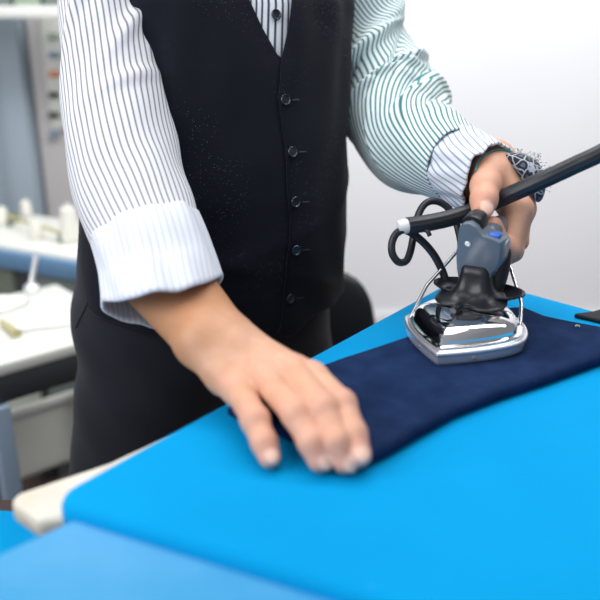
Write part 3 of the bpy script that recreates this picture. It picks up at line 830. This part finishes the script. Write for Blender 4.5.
# ---- trousers
def trousers(p):
    d = cap_sd(p, cen(.90) - right * .075 - front * .012, cen(.90) + right * .065 - front * .012, .132, .128)
    d = smin(d, cap_sd(p, cen(.98) - right * .065 - front * .01, cen(.98) + right * .065 - front * .01, .125, .125), .03)
    for h, k, f_, e in ((HIPL, KNL, FTL, 0), (HIPR, KNR, FTR, .01)):
        h2 = h + np.array([0, 0, -.02]) - right * e
        leg = chain(p, [h2, k - right * e * 3, f_ + np.array([0, 0, .02])], [.112, .098, .088], .03); d = smin(d, leg, .025)
    d = np.maximum(d, p[:, 2] - 1.02)
    d = d + 0.0022 * np.sin(p[:, 2] * 55 + p[:, 0] * 30) * np.sin(p[:, 0] * 48 + 1)
    return d.astype(np.float32)
V, Q = surface_nets(trousers, np.array([-.50, .84, .035]), np.array([.25, 1.34, 1.04]), .006)
tro = make('trousers', V, Q, M['trouser'], person)
bt = BVHTree.FromPolygons([tuple(v) for v in V], [tuple(int(i) for i in f) for f in Q])
CAM = Vector((0, 0, CZ))
def cast(tree, px, py):
    d = Vector(P(px, py, 1.0)) - CAM; h = tree.ray_cast(CAM, d.normalized()); return h
seam = [cast(bt, x, y) for x, y in ((88, 303), (82, 315), (76, 328), (71, 341))]
seam = [np.array(h[0] + h[1] * .0004) for h in seam if h[0] is not None]
if len(seam) > 2: MB().tube(seam, .0014, 8, 5).build('pocket_seam', M['trouser'], tro)

# ---- shirt body (shows in the V of the waistcoat)
nz_, nt = 60, 140; V = []; UV = []; Fc = []
for j in range(nz_ + 1):
    z = .98 + (1.45 - .98) * j / nz_
    for i in range(nt + 1):
        th = -PI + 2 * PI * i / nt
        V.append(torso_pt(th, z, .001)); UV.append((th * 0.165 / .0062 + .35, z))
for j in range(nz_):
    for i in range(nt):
        a = j * (nt + 1) + i; Fc.append((a, a + 1, a + nt + 2, a + nt + 1))
M['stripe_f'] = stripe_mat('shirt_front_stripe', (0.80, 0.84, 0.90), (0.05, 0.055, 0.10), 0.34, 0.14)
shirt = make('shirt', V, Fc, M['stripe_f'], person, uv=UV)
ts = BVHTree.FromPolygons([tuple(v) for v in V], Fc)

def button(h, r, name, parent, m=None):
    if h[0] is None: return
    nr = h[1] if h[1].dot(CAM - h[0]) > 0 else -h[1]
    c = np.array(h[0] + nr * .0006); A = nr.normalized(); X = A.orthogonal().normalized(); Y = A.cross(X)
    b = MB().lathe([(0, 0), (r * .9, 0), (r, .0008), (r * 1.0, .0024), (r * .92, .0031), (r * .80, .0030), (r * .66, .0019), (r * .2, .0017), (0, .0017)], c, A, 28)
    bo = b.build(name, m or M['button'], parent)
    t = MB()
    for sx, sy in ((1, 1), (-1, 1), (1, -1), (-1, -1)):
        t.lathe([(0, .0016), (r * .13, .0016), (r * .13, .0021), (0, .0021)], Vector(c) + X * (sx * r * .24) + Y * (sy * r * .24), A, 8)
    return bo
button(cast(ts, 275.5, 15), .0068, 'button', shirt)

# ---- sleeves
def sleeve(name, spine, n0, nu, sub, folds, phase, material, parent, shell=0.0016, wob=0.0, gain=1.0):
    C = crom(np.array([[*p, r] for p, r in spine]), sub); R = C[:, 3]; C = C[:, :3]
    T, A, B = frames(C, n0); seg = np.r_[0, np.cumsum(np.linalg.norm(np.diff(C, axis=0), axis=1))]
    V = []; UV = []; rows = len(C)
    for k in range(rows):
        for i in range(nu + 1):
            u = i / nu; a = 2 * PI * u; x = u * 2 * PI * R[k]; y = seg[k]; d = 0
            for (fx, fy, fa_, ln, w, amp) in folds:      # centre (u, metres), angle, half length, width, height
                du = ((u - fx + .5) % 1 - .5) * 2 * PI * R[k]; dv = y - fy
                l = du * math.cos(fa_) + dv * math.sin(fa_); q = -du * math.sin(fa_) + dv * math.cos(fa_)
                d += gain * amp * math.exp(-(q / w) ** 2) * math.exp(-(l / ln) ** 2)
            d += wob * (math.sin(a * 3 + y * 40) + math.sin(a * 5 - y * 63 + 2)) * .5
            V.append(C[k] + (R[k] + d) * (math.cos(a) * A[k] + math.sin(a) * B[k])); UV.append((phase(u, y / seg[-1], d), u))
    V = np.array(V); Fc = []
    for k in range(rows - 1):
        for i in range(nu):
            a = k * (nu + 1) + i; Fc.append((a, a + 1, a + nu + 2, a + nu + 1))
    # inner skin of the open end so that the cloth has thickness
    o = make(name, V, Fc, material, parent, uv=UV)
    md = o.modifiers.new('thickness', 'SOLIDIFY'); md.thickness = shell; md.offset = 0
    return o, V, Fc

toward = np.array([0.0, 1.0, 0.0])
foldsR = [(.50, .09, 1.05, .10, .010, .0075), (.56, .15, 1.05, .11, .010, .0085), (.42, .20, .95, .08, .009, .006), (.62, .24, 1.0, .08, .016, .0025), (.30, .17, 1.1, .09, .012, .006), (.5, .31, .5, .05, .010, .003)]
sleeve('sleeve', spR, toward, 96, 16, foldsR, lambda u, v, d: 54 * u + 3.5 * v + 35 * d, M['stripe_r'], shirt, wob=.0012, gain=1.5)
# turned-back cuff
def band(name, spine, n0, nu, sub, thick, phase, m, parent, skew=0.0, skew0=0.0, skew2=0.0):
    """a closed double-walled band: outer wall, rolled lip, inner wall"""
    C = crom(np.array([[*p, r] for p, r in spine]), sub); R = C[:, 3]; C = C[:, :3]; T, A, B = frames(C, n0)
    ks = [(k, thick / 2) for k in range(len(C))] + [(len(C) - 1, 0)] + [(k, -thick / 2) for k in range(len(C) - 1, -1, -1)] + [(0, 0)]
    V = []; UV = []
    for q, (k, o_) in enumerate(ks):
        ext = T[k] * (thick * .5 * (1 if k else -1)) if o_ == 0 else 0
        for i in range(nu + 1):
            a = 2 * PI * i / nu; v = k / (len(C) - 1)
            w = .0022 * math.sin(a * 4 + v * 3) * v + .0015 * math.sin(a * 7 + 1) + .0012 * math.sin(a * 11 + v * 4)
            rd = math.cos(a) * A[k] + math.sin(a) * B[k]; toc = np.array([0, 0, CZ]) - C[k]; toc = toc - T[k] * (toc @ T[k]); toc /= np.linalg.norm(toc)
            V.append(C[k] + ext + (R[k] + o_ + w) * rd + T[k] * (max(rd @ toc, 0) * (skew * v + skew0 * (1 - v)) + max(-(rd @ toc), 0) * (skew2 * v - skew0 * (1 - v)))); UV.append((phase(i / nu, v), v))
    Fc = []; rows = len(ks)
    for k in range(rows):
        for i in range(nu):
            a = k * (nu + 1) + i; b = ((k + 1) % rows) * (nu + 1) + i; Fc.append((a, a + 1, b + 1, b))
    return make(name, V, Fc, m, parent, uv=UV)
cR = [(P(146, 231, .836), .0600), (P(151, 246, .82), .0600), (P(156, 264, .805), .0600), (P(161, 287, .785), .0605)]
band('rolled_cuff', cR, toward, 96, 8, .0045, lambda u, v: 54 * u, M['stripe_c'], shirt, skew=.058, skew0=.032, skew2=.004)

foldsL = [(.45, .12, .7, .07, .010, .008), (.62, .16, .9, .08, .010, .010), (.30, .18, .6, .07, .012, .009), (.5, .24, .5, .09, .009, .012), (.65, .27, .4, .09, .009, .012), (.38, .30, .3, .08, .008, .010), (.75, .20, 1.1, .08, .011, .011), (.55, .34, .15, .08, .007, .009), (.8, .32, .2, .07, .008, .008), (.3, .36, .0, .07, .007, .006), (.42, .335, 1.0, .055, .0065, .007), (.55, .365, .9, .055, .006, .007), (.40, .40, .9, .05, .006, .006), (.62, .42, .7, .05, .006, .006), (.48, .44, 1.1, .045, .005, .005), (.50, .325, .95, .075, .0055, -.012), (.44, .385, .85, .06, .0050, -.009), (.58, .27, .7, .08, .006, -.010), (.36, .42, 1.0, .05, .0045, -.007)]
sleeve('sleeve', spL, toward, 110, 18, foldsL, lambda u, v, d: 50 * u + 45 * np.interp(v, [0, .40, .60, 1.0], [0, .40, .42, .16]) + 110 * d, M['stripe_l'], shirt, wob=.002, gain=1.15)
cL = [(P(458, 164, .95), .0455), (P(468, 169, .93), .0445), (P(484, 176, .90), .0410)]
band('cuff', cL, toward, 80, 8, .004, lambda u, v: 36 * u - 2.5 * v, M['stripe_cl'], shirt, skew=.022, skew2=-.005)

# ---- waistcoat: two front panels that wrap to the back
VZ = 1.2480                                         # height of the bottom of the V
def hem(th):
    t = abs(th); return .905 - .022 * math.exp(-((t - .16) / .12) ** 2) + (.030 * min(1, t / 1.5) if th < 0 else 0)
def wrinkle(th, z):
    return .0020 * math.sin(9 * th + 3 * math.sin(z * 14)) * math.sin(z * 22 + th * 5) + .0022 * math.exp(-((z - 1.02 - .06 * th) / .012) ** 2) + .0015 * math.exp(-((z - .985 + .08 * th) / .010) ** 2) + .002 * math.sin(th * 17) * math.exp(-((z - 1.25) / .08) ** 2)
def proj(p):
    d = np.asarray(p) - np.array([0, 0, CZ]); ax_ = d[1] * cp - d[2] * sp
    return 300 + F * d[0] / ax_, 300 - F * (d[1] * sp + d[2] * cp) / ax_
# front edge line of the waistcoat, read as (row, column) marks, and the two sides of the V
EDGE_L = [(-160, 320), (-60, 302), (0, 291), (35, 286), (60, 281), (83, 280), (97, 278.5), (144, 285), (195, 288), (219, 290), (233, 288.5), (279, 285), (300, 283), (325, 280), (350, 272), (400, 262)]
EDGE_R = [(-160, 165), (-60, 218), (0, 250), (30, 265), (57, 280), (62, 290), (75, 306), (350, 306), (400, 306)]
_ec = {}
def edge(z, side):
    key = (round(z, 4), side)
    if key in _ec: return _ec[key]
    tab_ = EDGE_L if side > 0 else EDGE_R; lo_, hi_ = -1.2, 1.2
    for _ in range(30):
        m = (lo_ + hi_) / 2; x, y = proj(torso_pt(m, z, .008))
        if x < np.interp(y, [t[0] for t in tab_], [t[1] for t in tab_]): lo_ = m
        else: hi_ = m
    _ec[key] = (lo_ + hi_) / 2; return _ec[key]
def panel(side, off):
    nz2, nt2 = 110, 110; V = []; Fc = []
    for j in range(nz2 + 1):
        for i in range(nt2 + 1):
            s = (i / nt2) ** 1.25
            z_ = .93 + (1.41 - .93) * j / nz2
            e = edge(z_, side); th = e + side * s * (PI - side * e) 
            z = hem(th) + (1.41 - hem(th)) * j / nz2
            e = edge(z, side); th = e + side * s * (PI - side * e)
            roll = -.0018 * math.exp(-(s * 40))
            V.append(torso_pt(th, z, off + wrinkle(th, z) + roll))
    for j in range(nz2):
        for i in range(nt2):
            a = j * (nt2 + 1) + i; q = (a, a + 1, a + nt2 + 2, a + nt2 + 1); Fc.append(q if side > 0 else q[::-1])
    return np.array(V), Fc
V1, F1 = panel(-1, .006); V2, F2 = panel(1, .0105)
Fv = F1 + [tuple(i + len(V1) for i in f) for f in F2]; Vv = np.vstack([V1, V2])
vest = make('waistcoat', Vv, Fv, M['vest'], person)
md = vest.modifiers.new('thickness', 'SOLIDIFY'); md.thickness = .0025; md.offset = 0
tv = BVHTree.FromPolygons([tuple(v) for v in Vv], Fv)
nt2 = 110
eg = [V2[j * (nt2 + 1) + 1] + front * .0012 for j in range(0, 62, 3)]
MB().tube(eg, .0011, 8, 4).build('front_edge', M['vest_edge'], vest)
for px, py in ((285, 100), (292, 152), (295, 202), (295.5, 250), (289.5, 298)):
    button(cast(tv, px, py), .0072, 'button', vest)
    hh = [cast(tv, px + dx, py + dy) for dx, dy in ((7, .3), (10.5, 0), (14, -.3))]
    if all(h[0] is not None for h in hh):
        MB().tube([np.array(h[0]) - np.array(P(px, py, 1) - np.array(CAM)) * .0012 for h in hh], .0011, 8, 3).build('buttonhole', M['thread_dark'], vest)

# ---- wrist pincushion with pins, and the teal string
pc = P(530, 172, .893)
pcn = np.array([.75, -.10, .65]); pcn /= np.linalg.norm(pcn)
ptan = P(538, 196, .925) - P(520, 152, .925); ptan = ptan - pcn * (ptan @ pcn); ptan /= np.linalg.norm(ptan); pbi = np.cross(pcn, ptan)
def cushion(p):
    q = p - pc; a = q @ ptan; b = q @ pbi; c = q @ pcn + 9 * (a * a)
    d = (np.sqrt((a / .0355) ** 2 + (b / .022) ** 2 + (c / .0140) ** 2) - 1) * .0140
    return d.astype(np.float32)
V, Q = surface_nets(cushion, pc - .05, pc + .05, .0016)
cush = make('wrist_pincushion', V, Q, M['leopard'], person)
tcu = BVHTree.FromPolygons([tuple(v) for v in V], [tuple(int(i) for i in f) for f in Q])
for k in range(34):
    a = rng.uniform(-.026, .030); b = rng.uniform(-.016, .016)
    o_ = pc + ptan * a + pbi * b + pcn * .05; h = tcu.ray_cast(Vector(o_), Vector(-pcn))
    if h[0] is None: continue
    d = np.array(h[1]) + rng.normal(0, .45, 3); d /= np.linalg.norm(d); s0 = np.array(h[0]); ln = rng.uniform(.005, .010)
    pn = MB().tube([s0 - d * .002, s0 + d * ln], .00030, 5, 1); pn.lathe([(0, -.0006), (.0007, -.0004), (.0009, 0), (.0007, .0005), (0, .0007)], s0 + d * ln, d, 8)
    pn.build('pin', M['pin'], cush)
spx = [(476, 172), (478, 164), (483, 157), (490, 153), (498, 150.5), (506, 151), (513, 153.5)]
tb = BVHTree.FromPolygons([tuple(v) for v in VL], [tuple(int(i) for i in f) for f in QL])
sp3 = []
for x, y in spx:
    h = cast(tb, x, y); sp3.append(np.array(h[0]) + np.array(h[1]) * .0012 if h[0] is not None else P(x, y, .905 + .0006 * (x - 480)))
MB().tube(sp3, .0014, 8, 5).build('string_bracelet', M['string'], person)

# ================================================================== BACKGROUND
# black chair behind the man
ch0 = P(335, 313, 1.52)
chair = thing_empty('office_chair', (ch0[0], ch0[1] + .12, 0), 'black padded chair standing behind the man, its rounded backrest showing', 'chair')
zb = PZ(345, 275, .8)
def chair_back(p):
    q = p - np.array([ch0[0] - .045, ch0[1], ch0[2] - .09]); 
    x = np.abs(q[:, 0]) / .128; z = np.abs(q[:, 2]) / .185; y = np.abs(q[:, 1] + 1.2 * q[:, 0] ** 2) / .042
    return (((x ** 3.2 + z ** 3.2) ** (2 / 3.2) + y ** 2) ** .5 - 1).astype(np.float32) * .04
V, Q = surface_nets(chair_back, np.array([ch0[0] - .2, ch0[1] - .1, ch0[2] - .3]), np.array([ch0[0] + .12, ch0[1] + .08, ch0[2] + .13]), .008)
make('backrest', V, Q, M['chair'], chair)
sx0, sy0 = ch0[0] - .045, ch0[1] + .24
qs = [np.array((sx0 + x, sy0 + y)) for x, y in ((-.21, -.2), (.21, -.2), (.21, .2), (-.21, .2))]
V, Fc = padded(rounded_poly(qs, .06), .42, .49, .03, .012); make('seat', V, Fc, M['chair'], chair, fix=True)
MB().tube([(sx0, sy0 - .1, .43), (sx0, sy0 - .26, .44), (sx0, sy0 - .235, .55), (sx0, sy0 - .225, ch0[2] - .12)], .016, 12, 6).build('back_bracket', M['metal_dark'], chair)
MB().cyl((sx0, sy0, .42), (sx0, sy0, .09), .026, .03).build('column', M['metal_dark'], chair)
for k in range(5):
    a = 2 * PI * k / 5 + .3; e = np.array((sx0 + .27 * math.cos(a), sy0 + .27 * math.sin(a)))
    MB().tube([(sx0, sy0, .11), (*((np.array((sx0, sy0)) + e) / 2), .10), (*e, .075)], [.024, .02, .015], 10, 4).build('foot', M['metal_dark'], chair)
    MB().lathe([(0, -.018), (.022, -.018), (.028, -.012), (.028, .012), (.022, .018), (0, .018)], (*e, .0285), (math.sin(a), -math.cos(a), 0), 20).build('caster', M['chair'], chair)

# worktop with dark apron, left
WZ = 0.70
wf0 = PZ(-60, 382, WZ)[:2]; wf1 = PZ(72, 345, WZ)[:2]
dw = (wf1 - wf0) / np.linalg.norm(wf1 - wf0); nw = np.array([-dw[1], dw[0]]); 
if nw[1] < 0: nw = -nw
wdep = 0.38
a0 = wf0 - dw * .25; a1 = wf1 + dw * .14
wang = math.atan2(dw[1], dw[0]); wc = (a0 + a1) / 2 + nw * wdep / 2; wl = np.linalg.norm(a1 - a0)
wb = thing_empty('work_bench', (wc[0], wc[1], 0), 'cream topped workbench with dark grey front edge behind the man on the left', 'workbench')
MB().box((wc[0], wc[1], WZ - .012), (wl, wdep, .024), wang, .004).build('worktop', M['offwhite'], wb)
e = (a0 + a1) / 2 + nw * .012
MB().box((e[0], e[1], WZ - .024 - .028), (wl - .01, .022, .055), wang, .003).build('apron', M['metal_dark'], wb)
e = (a0 + a1) / 2 + nw * (wdep - .02)
MB().box((e[0], e[1], WZ - .024 - .03), (wl - .01, .022, .06), wang, .003).build('apron', M['metal_dark'], wb)
lp = PZ(1, 400, WZ - .06)[:2]
for base in (lp + nw * .02, a1 + dw * .10 + nw * .05, lp - dw * .12 + nw * (wdep - .06), a1 + dw * .10 + nw * (wdep - .06)):
    MB().box((base[0], base[1], (WZ - .08) / 2 + .0), (.034, .034, WZ - .08), wang, .003).build('leg', M['metal_grey'], wb)
sh = wc + nw * .02
MB().box((sh[0], sh[1], .17), (wl - .04, wdep - .06, .02), wang, .003).build('lower_shelf', M['brown'], wb)
# storage crates under the bench
def crate(px, py, z, w, d, h, label, m):
    p = PZ(px, py, z)
    t = thing_empty('storage_box', (p[0], p[1], z), label, 'box')
    b = MB(); th = .008
    b.box((p[0], p[1], z + .004), (w, d, .008), wang) 
    for s in (-1, 1):
        o1 = nw * (s * (d / 2 - th / 2)); o2 = dw * (s * (w / 2 - th / 2))
        b.box((p[0] + o1[0], p[1] + o1[1], z + h / 2), (w, th, h), wang); b.box((p[0] + o2[0], p[1] + o2[1], z + h / 2), (th, d, h), wang)
    b.build('box_body', m, t, smooth=False)
    r = MB()
    for s in (-1, 1):
        o1 = nw * (s * (d / 2 + .003)); r.box((p[0] + o1[0], p[1] + o1[1], z + h - .012), (w + .012, .008, .022), wang, .002)
        o2 = dw * (s * (w / 2 + .003)); r.box((p[0] + o2[0], p[1] + o2[1], z + h - .012), (.008, d + .012, .022), wang, .002)
    r.build('rim', m, t)
crate(54, 446, .1815, .29, .20, .20, 'cream storage box on the shelf under the workbench, beside the man', M['offwhite'])
# things on the worktop
def on_bench(px, py, dz=0): q = PZ(px, py, WZ + dz); return q
def cloth_heap(px, py, w, d, h, rz, label, seed):
    c = on_bench(px, py, .001); r_ = np.random.default_rng(seed); ph = r_.uniform(0, 6, 6)
    n, m2 = 36, 12; V = []; Fc = []
    for j in range(m2 + 1):
        s = j / m2
        for i in range(n):
            a = 2 * PI * i / n; k = 1 + .10 * math.sin(3 * a + ph[0]) + .06 * math.sin(7 * a + ph[1])
            x = w / 2 * k * s * math.copysign(abs(math.cos(a)) ** .7, math.cos(a)); y = d / 2 * k * s * math.copysign(abs(math.sin(a)) ** .7, math.sin(a))
            z = h * (1 - s ** 4) * (.75 + .25 * math.sin(x * 60 + ph[2]) * math.sin(y * 50 + ph[3])) + .0008
            V.append((c[0] + x * math.cos(rz) - y * math.sin(rz), c[1] + x * math.sin(rz) + y * math.cos(rz), c[2] + z))
    for j in range(m2):
        for i in range(n): Fc.append((j * n + i, j * n + (i + 1) % n, (j + 1) * n + (i + 1) % n, (j + 1) * n + i))
    Fc.append([m2 * n + i for i in range(n)])
    o = make('folded_fabric', V, Fc, M['fabric_w'], None, c, fix=True); tag(o, label, 'fabric', 'white fabrics on the workbench')
cloth_heap(2, 306, .12, .08, .022, wang, 'small white fabric pile at the left picture edge on the workbench', 3)
cloth_heap(52, 323, .16, .06, .014, wang - .25, 'flat white fabric strip on the workbench beside the dark trousers', 5)
q0, q1 = on_bench(2, 322, .008), on_bench(17, 334, .008)
o = MB().tube([q0, (q0 + q1) / 2, q1], [.006, .0075, .010], 12, 5).build('wooden_tool', M['wood'], None, q0); tag(o, 'short wooden handled tool among white fabrics on the workbench', 'tool')

# back bench with blue edge, spools on it
BZ = 0.74
b0 = PZ(-70, 233, BZ)[:2]; b1 = PZ(110, 262, BZ)[:2]; db = (b1 - b0) / np.linalg.norm(b1 - b0); nb_ = np.array([-db[1], db[0]])
bang = math.atan2(db[1], db[0]); bl = np.linalg.norm(b1 - b0); bc = (b0 + b1) / 2 + nb_ * .145
bench = thing_empty('sewing_bench', (bc[0], bc[1], 0), 'white sewing bench with a blue front edge, ivory thread cones standing on it', 'bench')
MB().box((bc[0], bc[1], BZ - .012), (bl, .30, .024), bang, .004).build('benchtop', M['offwhite'], bench)
e = (b0 + b1) / 2 - nb_ * .008
MB().box((e[0], e[1], BZ - .036), (bl, .02, .05), bang, .004).build('blue_edge', M['bench_blue'], bench)
for sx, sy in ((-.45, .03), (.45, .03), (-.45, .26), (.45, .26)):
    p = (b0 + b1) / 2 + db * (sx * bl) + nb_ * sy
    MB().box((p[0], p[1], (BZ - .03) / 2), (.04, .04, BZ - .03), bang, .003).build('leg', M['metal_dark'], bench)
def cone(px, py, h, r, label):
    c = PZ(px, py, BZ + .0005)
    t = thing_empty('thread_cone', c, label, 'thread cone', 'thread cones on the sewing bench')
    MB().lathe([(0, 0), (r * .8, 0), (r * .85, .006), (r * .85, .010), (r, .012), (r, h * .3), (r * .78, h * .85), (r * .72, h * .9), (r * .4, h * .92), (0, h * .92)], c, n=24).build('thread', M['cone'], t)
    MB().cyl(c + np.array([0, 0, h * .9]), c + np.array([0, 0, h]), r * .34, r * .3, 14).build('core', M['offwhite'], t)
cone(3, 226, .060, .019, 'ivory thread cone at the left picture edge on the sewing bench')
cone(27, 217, .055, .017, 'ivory thread cone farthest back on the sewing bench')
cone(37, 239, .055, .019, 'ivory thread cone near the middle of the blue bench edge')
cone(71, 242, .105, .026, 'large ivory thread cone right beside the striped sleeve')
# low rail and dark gear between the cones
rl = thing_empty('thread_rack', PZ(20, 222, BZ), 'low olive thread rack between the cones on the sewing bench', 'rack')
r0, r1 = PZ(6, 216, BZ + .03), PZ(62, 233, BZ + .03)
MB().tube([r0, r1], .005, 10, 1).build('rail', M['wood'], rl)
for t in (.05, .5, .95):
    q = r0 + (r1 - r0) * t; MB().cyl((q[0], q[1], BZ + .0005), q, .006, .005, 12).build('post', M['olive'], rl)
q = PZ(10, 222, BZ + .0005); o = MB().box((q[0], q[1], q[2] + .014), (.05, .04, .028), bang, .004).build('small_box', M['olive'], None, q); tag(o, 'small dark olive box beside the leftmost thread cone', 'box')
# dark crates below the bench and hanging metal knob
bq0 = PZ(-12, 292, .60)[:2]
for off, w, m, lb in ((0, .16, 'olive', 'dark olive box under the sewing bench at the left picture edge'), (.245, .18, 'greybox', 'grey box under the sewing bench beside the waistcoat'), (.118, .06, 'metal_dark', 'narrow dark box between the olive and grey boxes under the bench')):
    bx = bq0 + db * off + nb_ * .12
    o = MB().box((bx[0], bx[1], .335), (w, .2, .66), bang, .006).add(*(lambda b: (b.v, b.f))(MB().box((bx[0], bx[1], .672), (w + .008, .208, .016), bang, .003))).build('storage_bin', M[m], None, (bx[0], bx[1], 0.005))
    tag(o, lb, 'box', 'bins under the sewing bench')
q = on_bench(32, 293, .0005)
tl = thing_empty('metal_clamp', q, 'shiny metal clamp standing at the rear of the workbench', 'clamp')
MB().lathe([(0, 0), (.016, 0), (.018, .004), (.018, .016), (.012, .022), (0, .022)], q, n=20).build('base', M['chrome_b'], tl)
MB().tube([q + np.array([0, 0, .02]), q + np.array([.006, .01, .05]), q + np.array([.014, .02, .085])], [.007, .006, .008], 12, 5).build('stem', M['chrome_b'], tl)

# cabinet, control panel, wall shelf behind
def at(px, Y): return (px - 300) / F * (Y * cp)        # rough X for a given depth near eye level
cY = 2.66
def Xat(px, py, Y):
    t = (py - 300) / F; D = Y / (cp - t * sp); return (px - 300) / F * D, CZ + D * (-sp - t * cp)
xr, _ = Xat(27, 110, cY)
cab = thing_empty('metal_cabinet', (xr - .3, cY + .25, 0), 'tall grey-blue metal cabinet at the left picture edge', 'cabinet')
MB().box((xr - .3, cY + .215, .775), (.6, .37, 1.55), 0, .008).build('body', M['cab'], cab)
for s in (-1, 1): 
    d = MB().box((xr - .3 + s * .148, cY + .020, .79), (.29, .018, 1.46), 0, .004).build('door', M['cab'], cab)
    MB().box((xr - .3 + s * .03, cY + .004, .95), (.014, .014, .14), 0, .003).build('handle', M['metal_dark'], d)
xp0, _ = Xat(27, 110, cY + .05); xp1, _ = Xat(72, 110, cY + .05)
xp0 = xr + .012
pn = thing_empty('control_panel', ((xp0 + xp1) / 2, cY + .15, 0), 'pinkish grey upright control panel with dark switches beside the striped sleeve', 'control panel')
MB().box(((xp0 + xp1) / 2, cY + .15, .78), (xp1 - xp0, .2, 1.56), 0, .006).build('casing', M['panel'], pn)
MB().box(((xp0 + xp1) / 2 + .03, cY + .043, 1.17), (.085, .014, .44), 0, .004).build('face_plate', M['offwhite'], pn)
for py, m in ((74, 'orange'), (95, 'switch'), (115, 'switch'), (134, 'metal_grey'), (36, 'palegreen'), (55, 'metal_grey')):
    x, z = Xat(54, py, cY + .033); MB().box((x, cY + .032, z), (.038, .012, .020), 0, .003).build('switch', M[m], pn)
sY = 2.46; xs0, zs_ = Xat(-60, 12, sY); xs1, _ = Xat(120, 14, sY)
shf = thing_empty('overhead_shelf', ((xs0 + xs1) / 2, sY + .1, zs_ - .02), 'white shelf running across the top left corner above the cabinet', 'shelf')
MB().box(((xs0 + xs1) / 2, sY + .07, zs_), (xs1 - xs0, .14, .035), 0, .004).build('board', M['white'], shf)
for xx in (xs0 + .02, xs1 - .02):
    MB().box((xx, sY + .07, zs_ / 2 - .01), (.03, .03, zs_ - .02), 0, .003).build('post', M['metal_grey'], shf)
for px, w, m, lb in ((2, .09, 'greybox', 'grey-green box on the overhead shelf at the left picture edge'), (33, .08, 'palegreen', 'pale green box on the overhead shelf, middle of the three'), (64, .09, 'greybox', 'grey box on the overhead shelf next to the striped sleeve')):
    x, _ = Xat(px, 4, sY + .08); o = MB().box((x, sY + .07, zs_ + .018 + .05), (w, .10, .10), 0, .004).build('carton', M[m], None, (x, sY + .07, zs_ + .018)); tag(o, lb, 'box', 'boxes on the overhead shelf')

# ================================================================== CAMERA, LIGHT
cd = bpy.data.cameras.new('camera'); cam = bpy.data.objects.new('camera', cd); COL.objects.link(cam)
cam.location = (0, 0, CZ); cam.rotation_euler = (PI / 2 - PITCH, 0, 0)
cd.sensor_fit = 'HORIZONTAL'; cd.sensor_width = 36; cd.lens = F / 600 * 36; cd.clip_start = .02
cd.dof.use_dof = True; cd.dof.focus_distance = .90; cd.dof.aperture_fstop = 2.8
SC.camera = cam

w = bpy.data.worlds.new('world'); SC.world = w; w.use_nodes = True
w.node_tree.nodes['Background'].inputs['Color'].default_value = (0.93, 0.96, 1.0, 1)
nt_ = w.node_tree; tcw = nt_.nodes.new('ShaderNodeTexCoord'); sxw = nt_.nodes.new('ShaderNodeSeparateXYZ'); mrw = nt_.nodes.new('ShaderNodeMapRange')
nt_.links.new(tcw.outputs['Generated'], sxw.inputs[0]); nt_.links.new(sxw.outputs[0], mrw.inputs['Value'])
mrw.inputs['From Min'].default_value = -.7; mrw.inputs['From Max'].default_value = .7; mrw.inputs['To Min'].default_value = .77; mrw.inputs['To Max'].default_value = .22
nt_.links.new(mrw.outputs[0], nt_.nodes['Background'].inputs['Strength'])
def area(name, loc, target, size, size_y, energy, color=(1, 1, 1)):
    l = bpy.data.lights.new(name, 'AREA'); l.shape = 'RECTANGLE'; l.size = size; l.size_y = size_y; l.energy = energy; l.color = color
    o = bpy.data.objects.new(name, l); COL.objects.link(o); o.location = loc
    o.rotation_euler = (Vector(target) - Vector(loc)).to_track_quat('-Z', 'Y').to_euler(); return o
area('window_light', (-1.45, 0.0, 1.95), (0, .8, 1.0), 1.2, 1.2, 26, (0.97, 0.98, 1.0))
area('overhead_light', (0.2, 0.5, 2.85), (0.2, 0.5, 0), 1.6, 1.0, 12, (1, .99, .98))
area('overhead_light', (0.7, 1.45, 2.8), (0.9, 3.1, 0.9), 3.0, 0.7, 74, (1, .99, .98))  # added overhead panel that brightens the back wall; no lamp known there
SC.view_settings.view_transform = 'Standard'; SC.view_settings.look = 'None'
SC.view_settings.exposure = 0.0; SC.view_settings.gamma = 1.0; SC.view_settings.use_curve_mapping = False
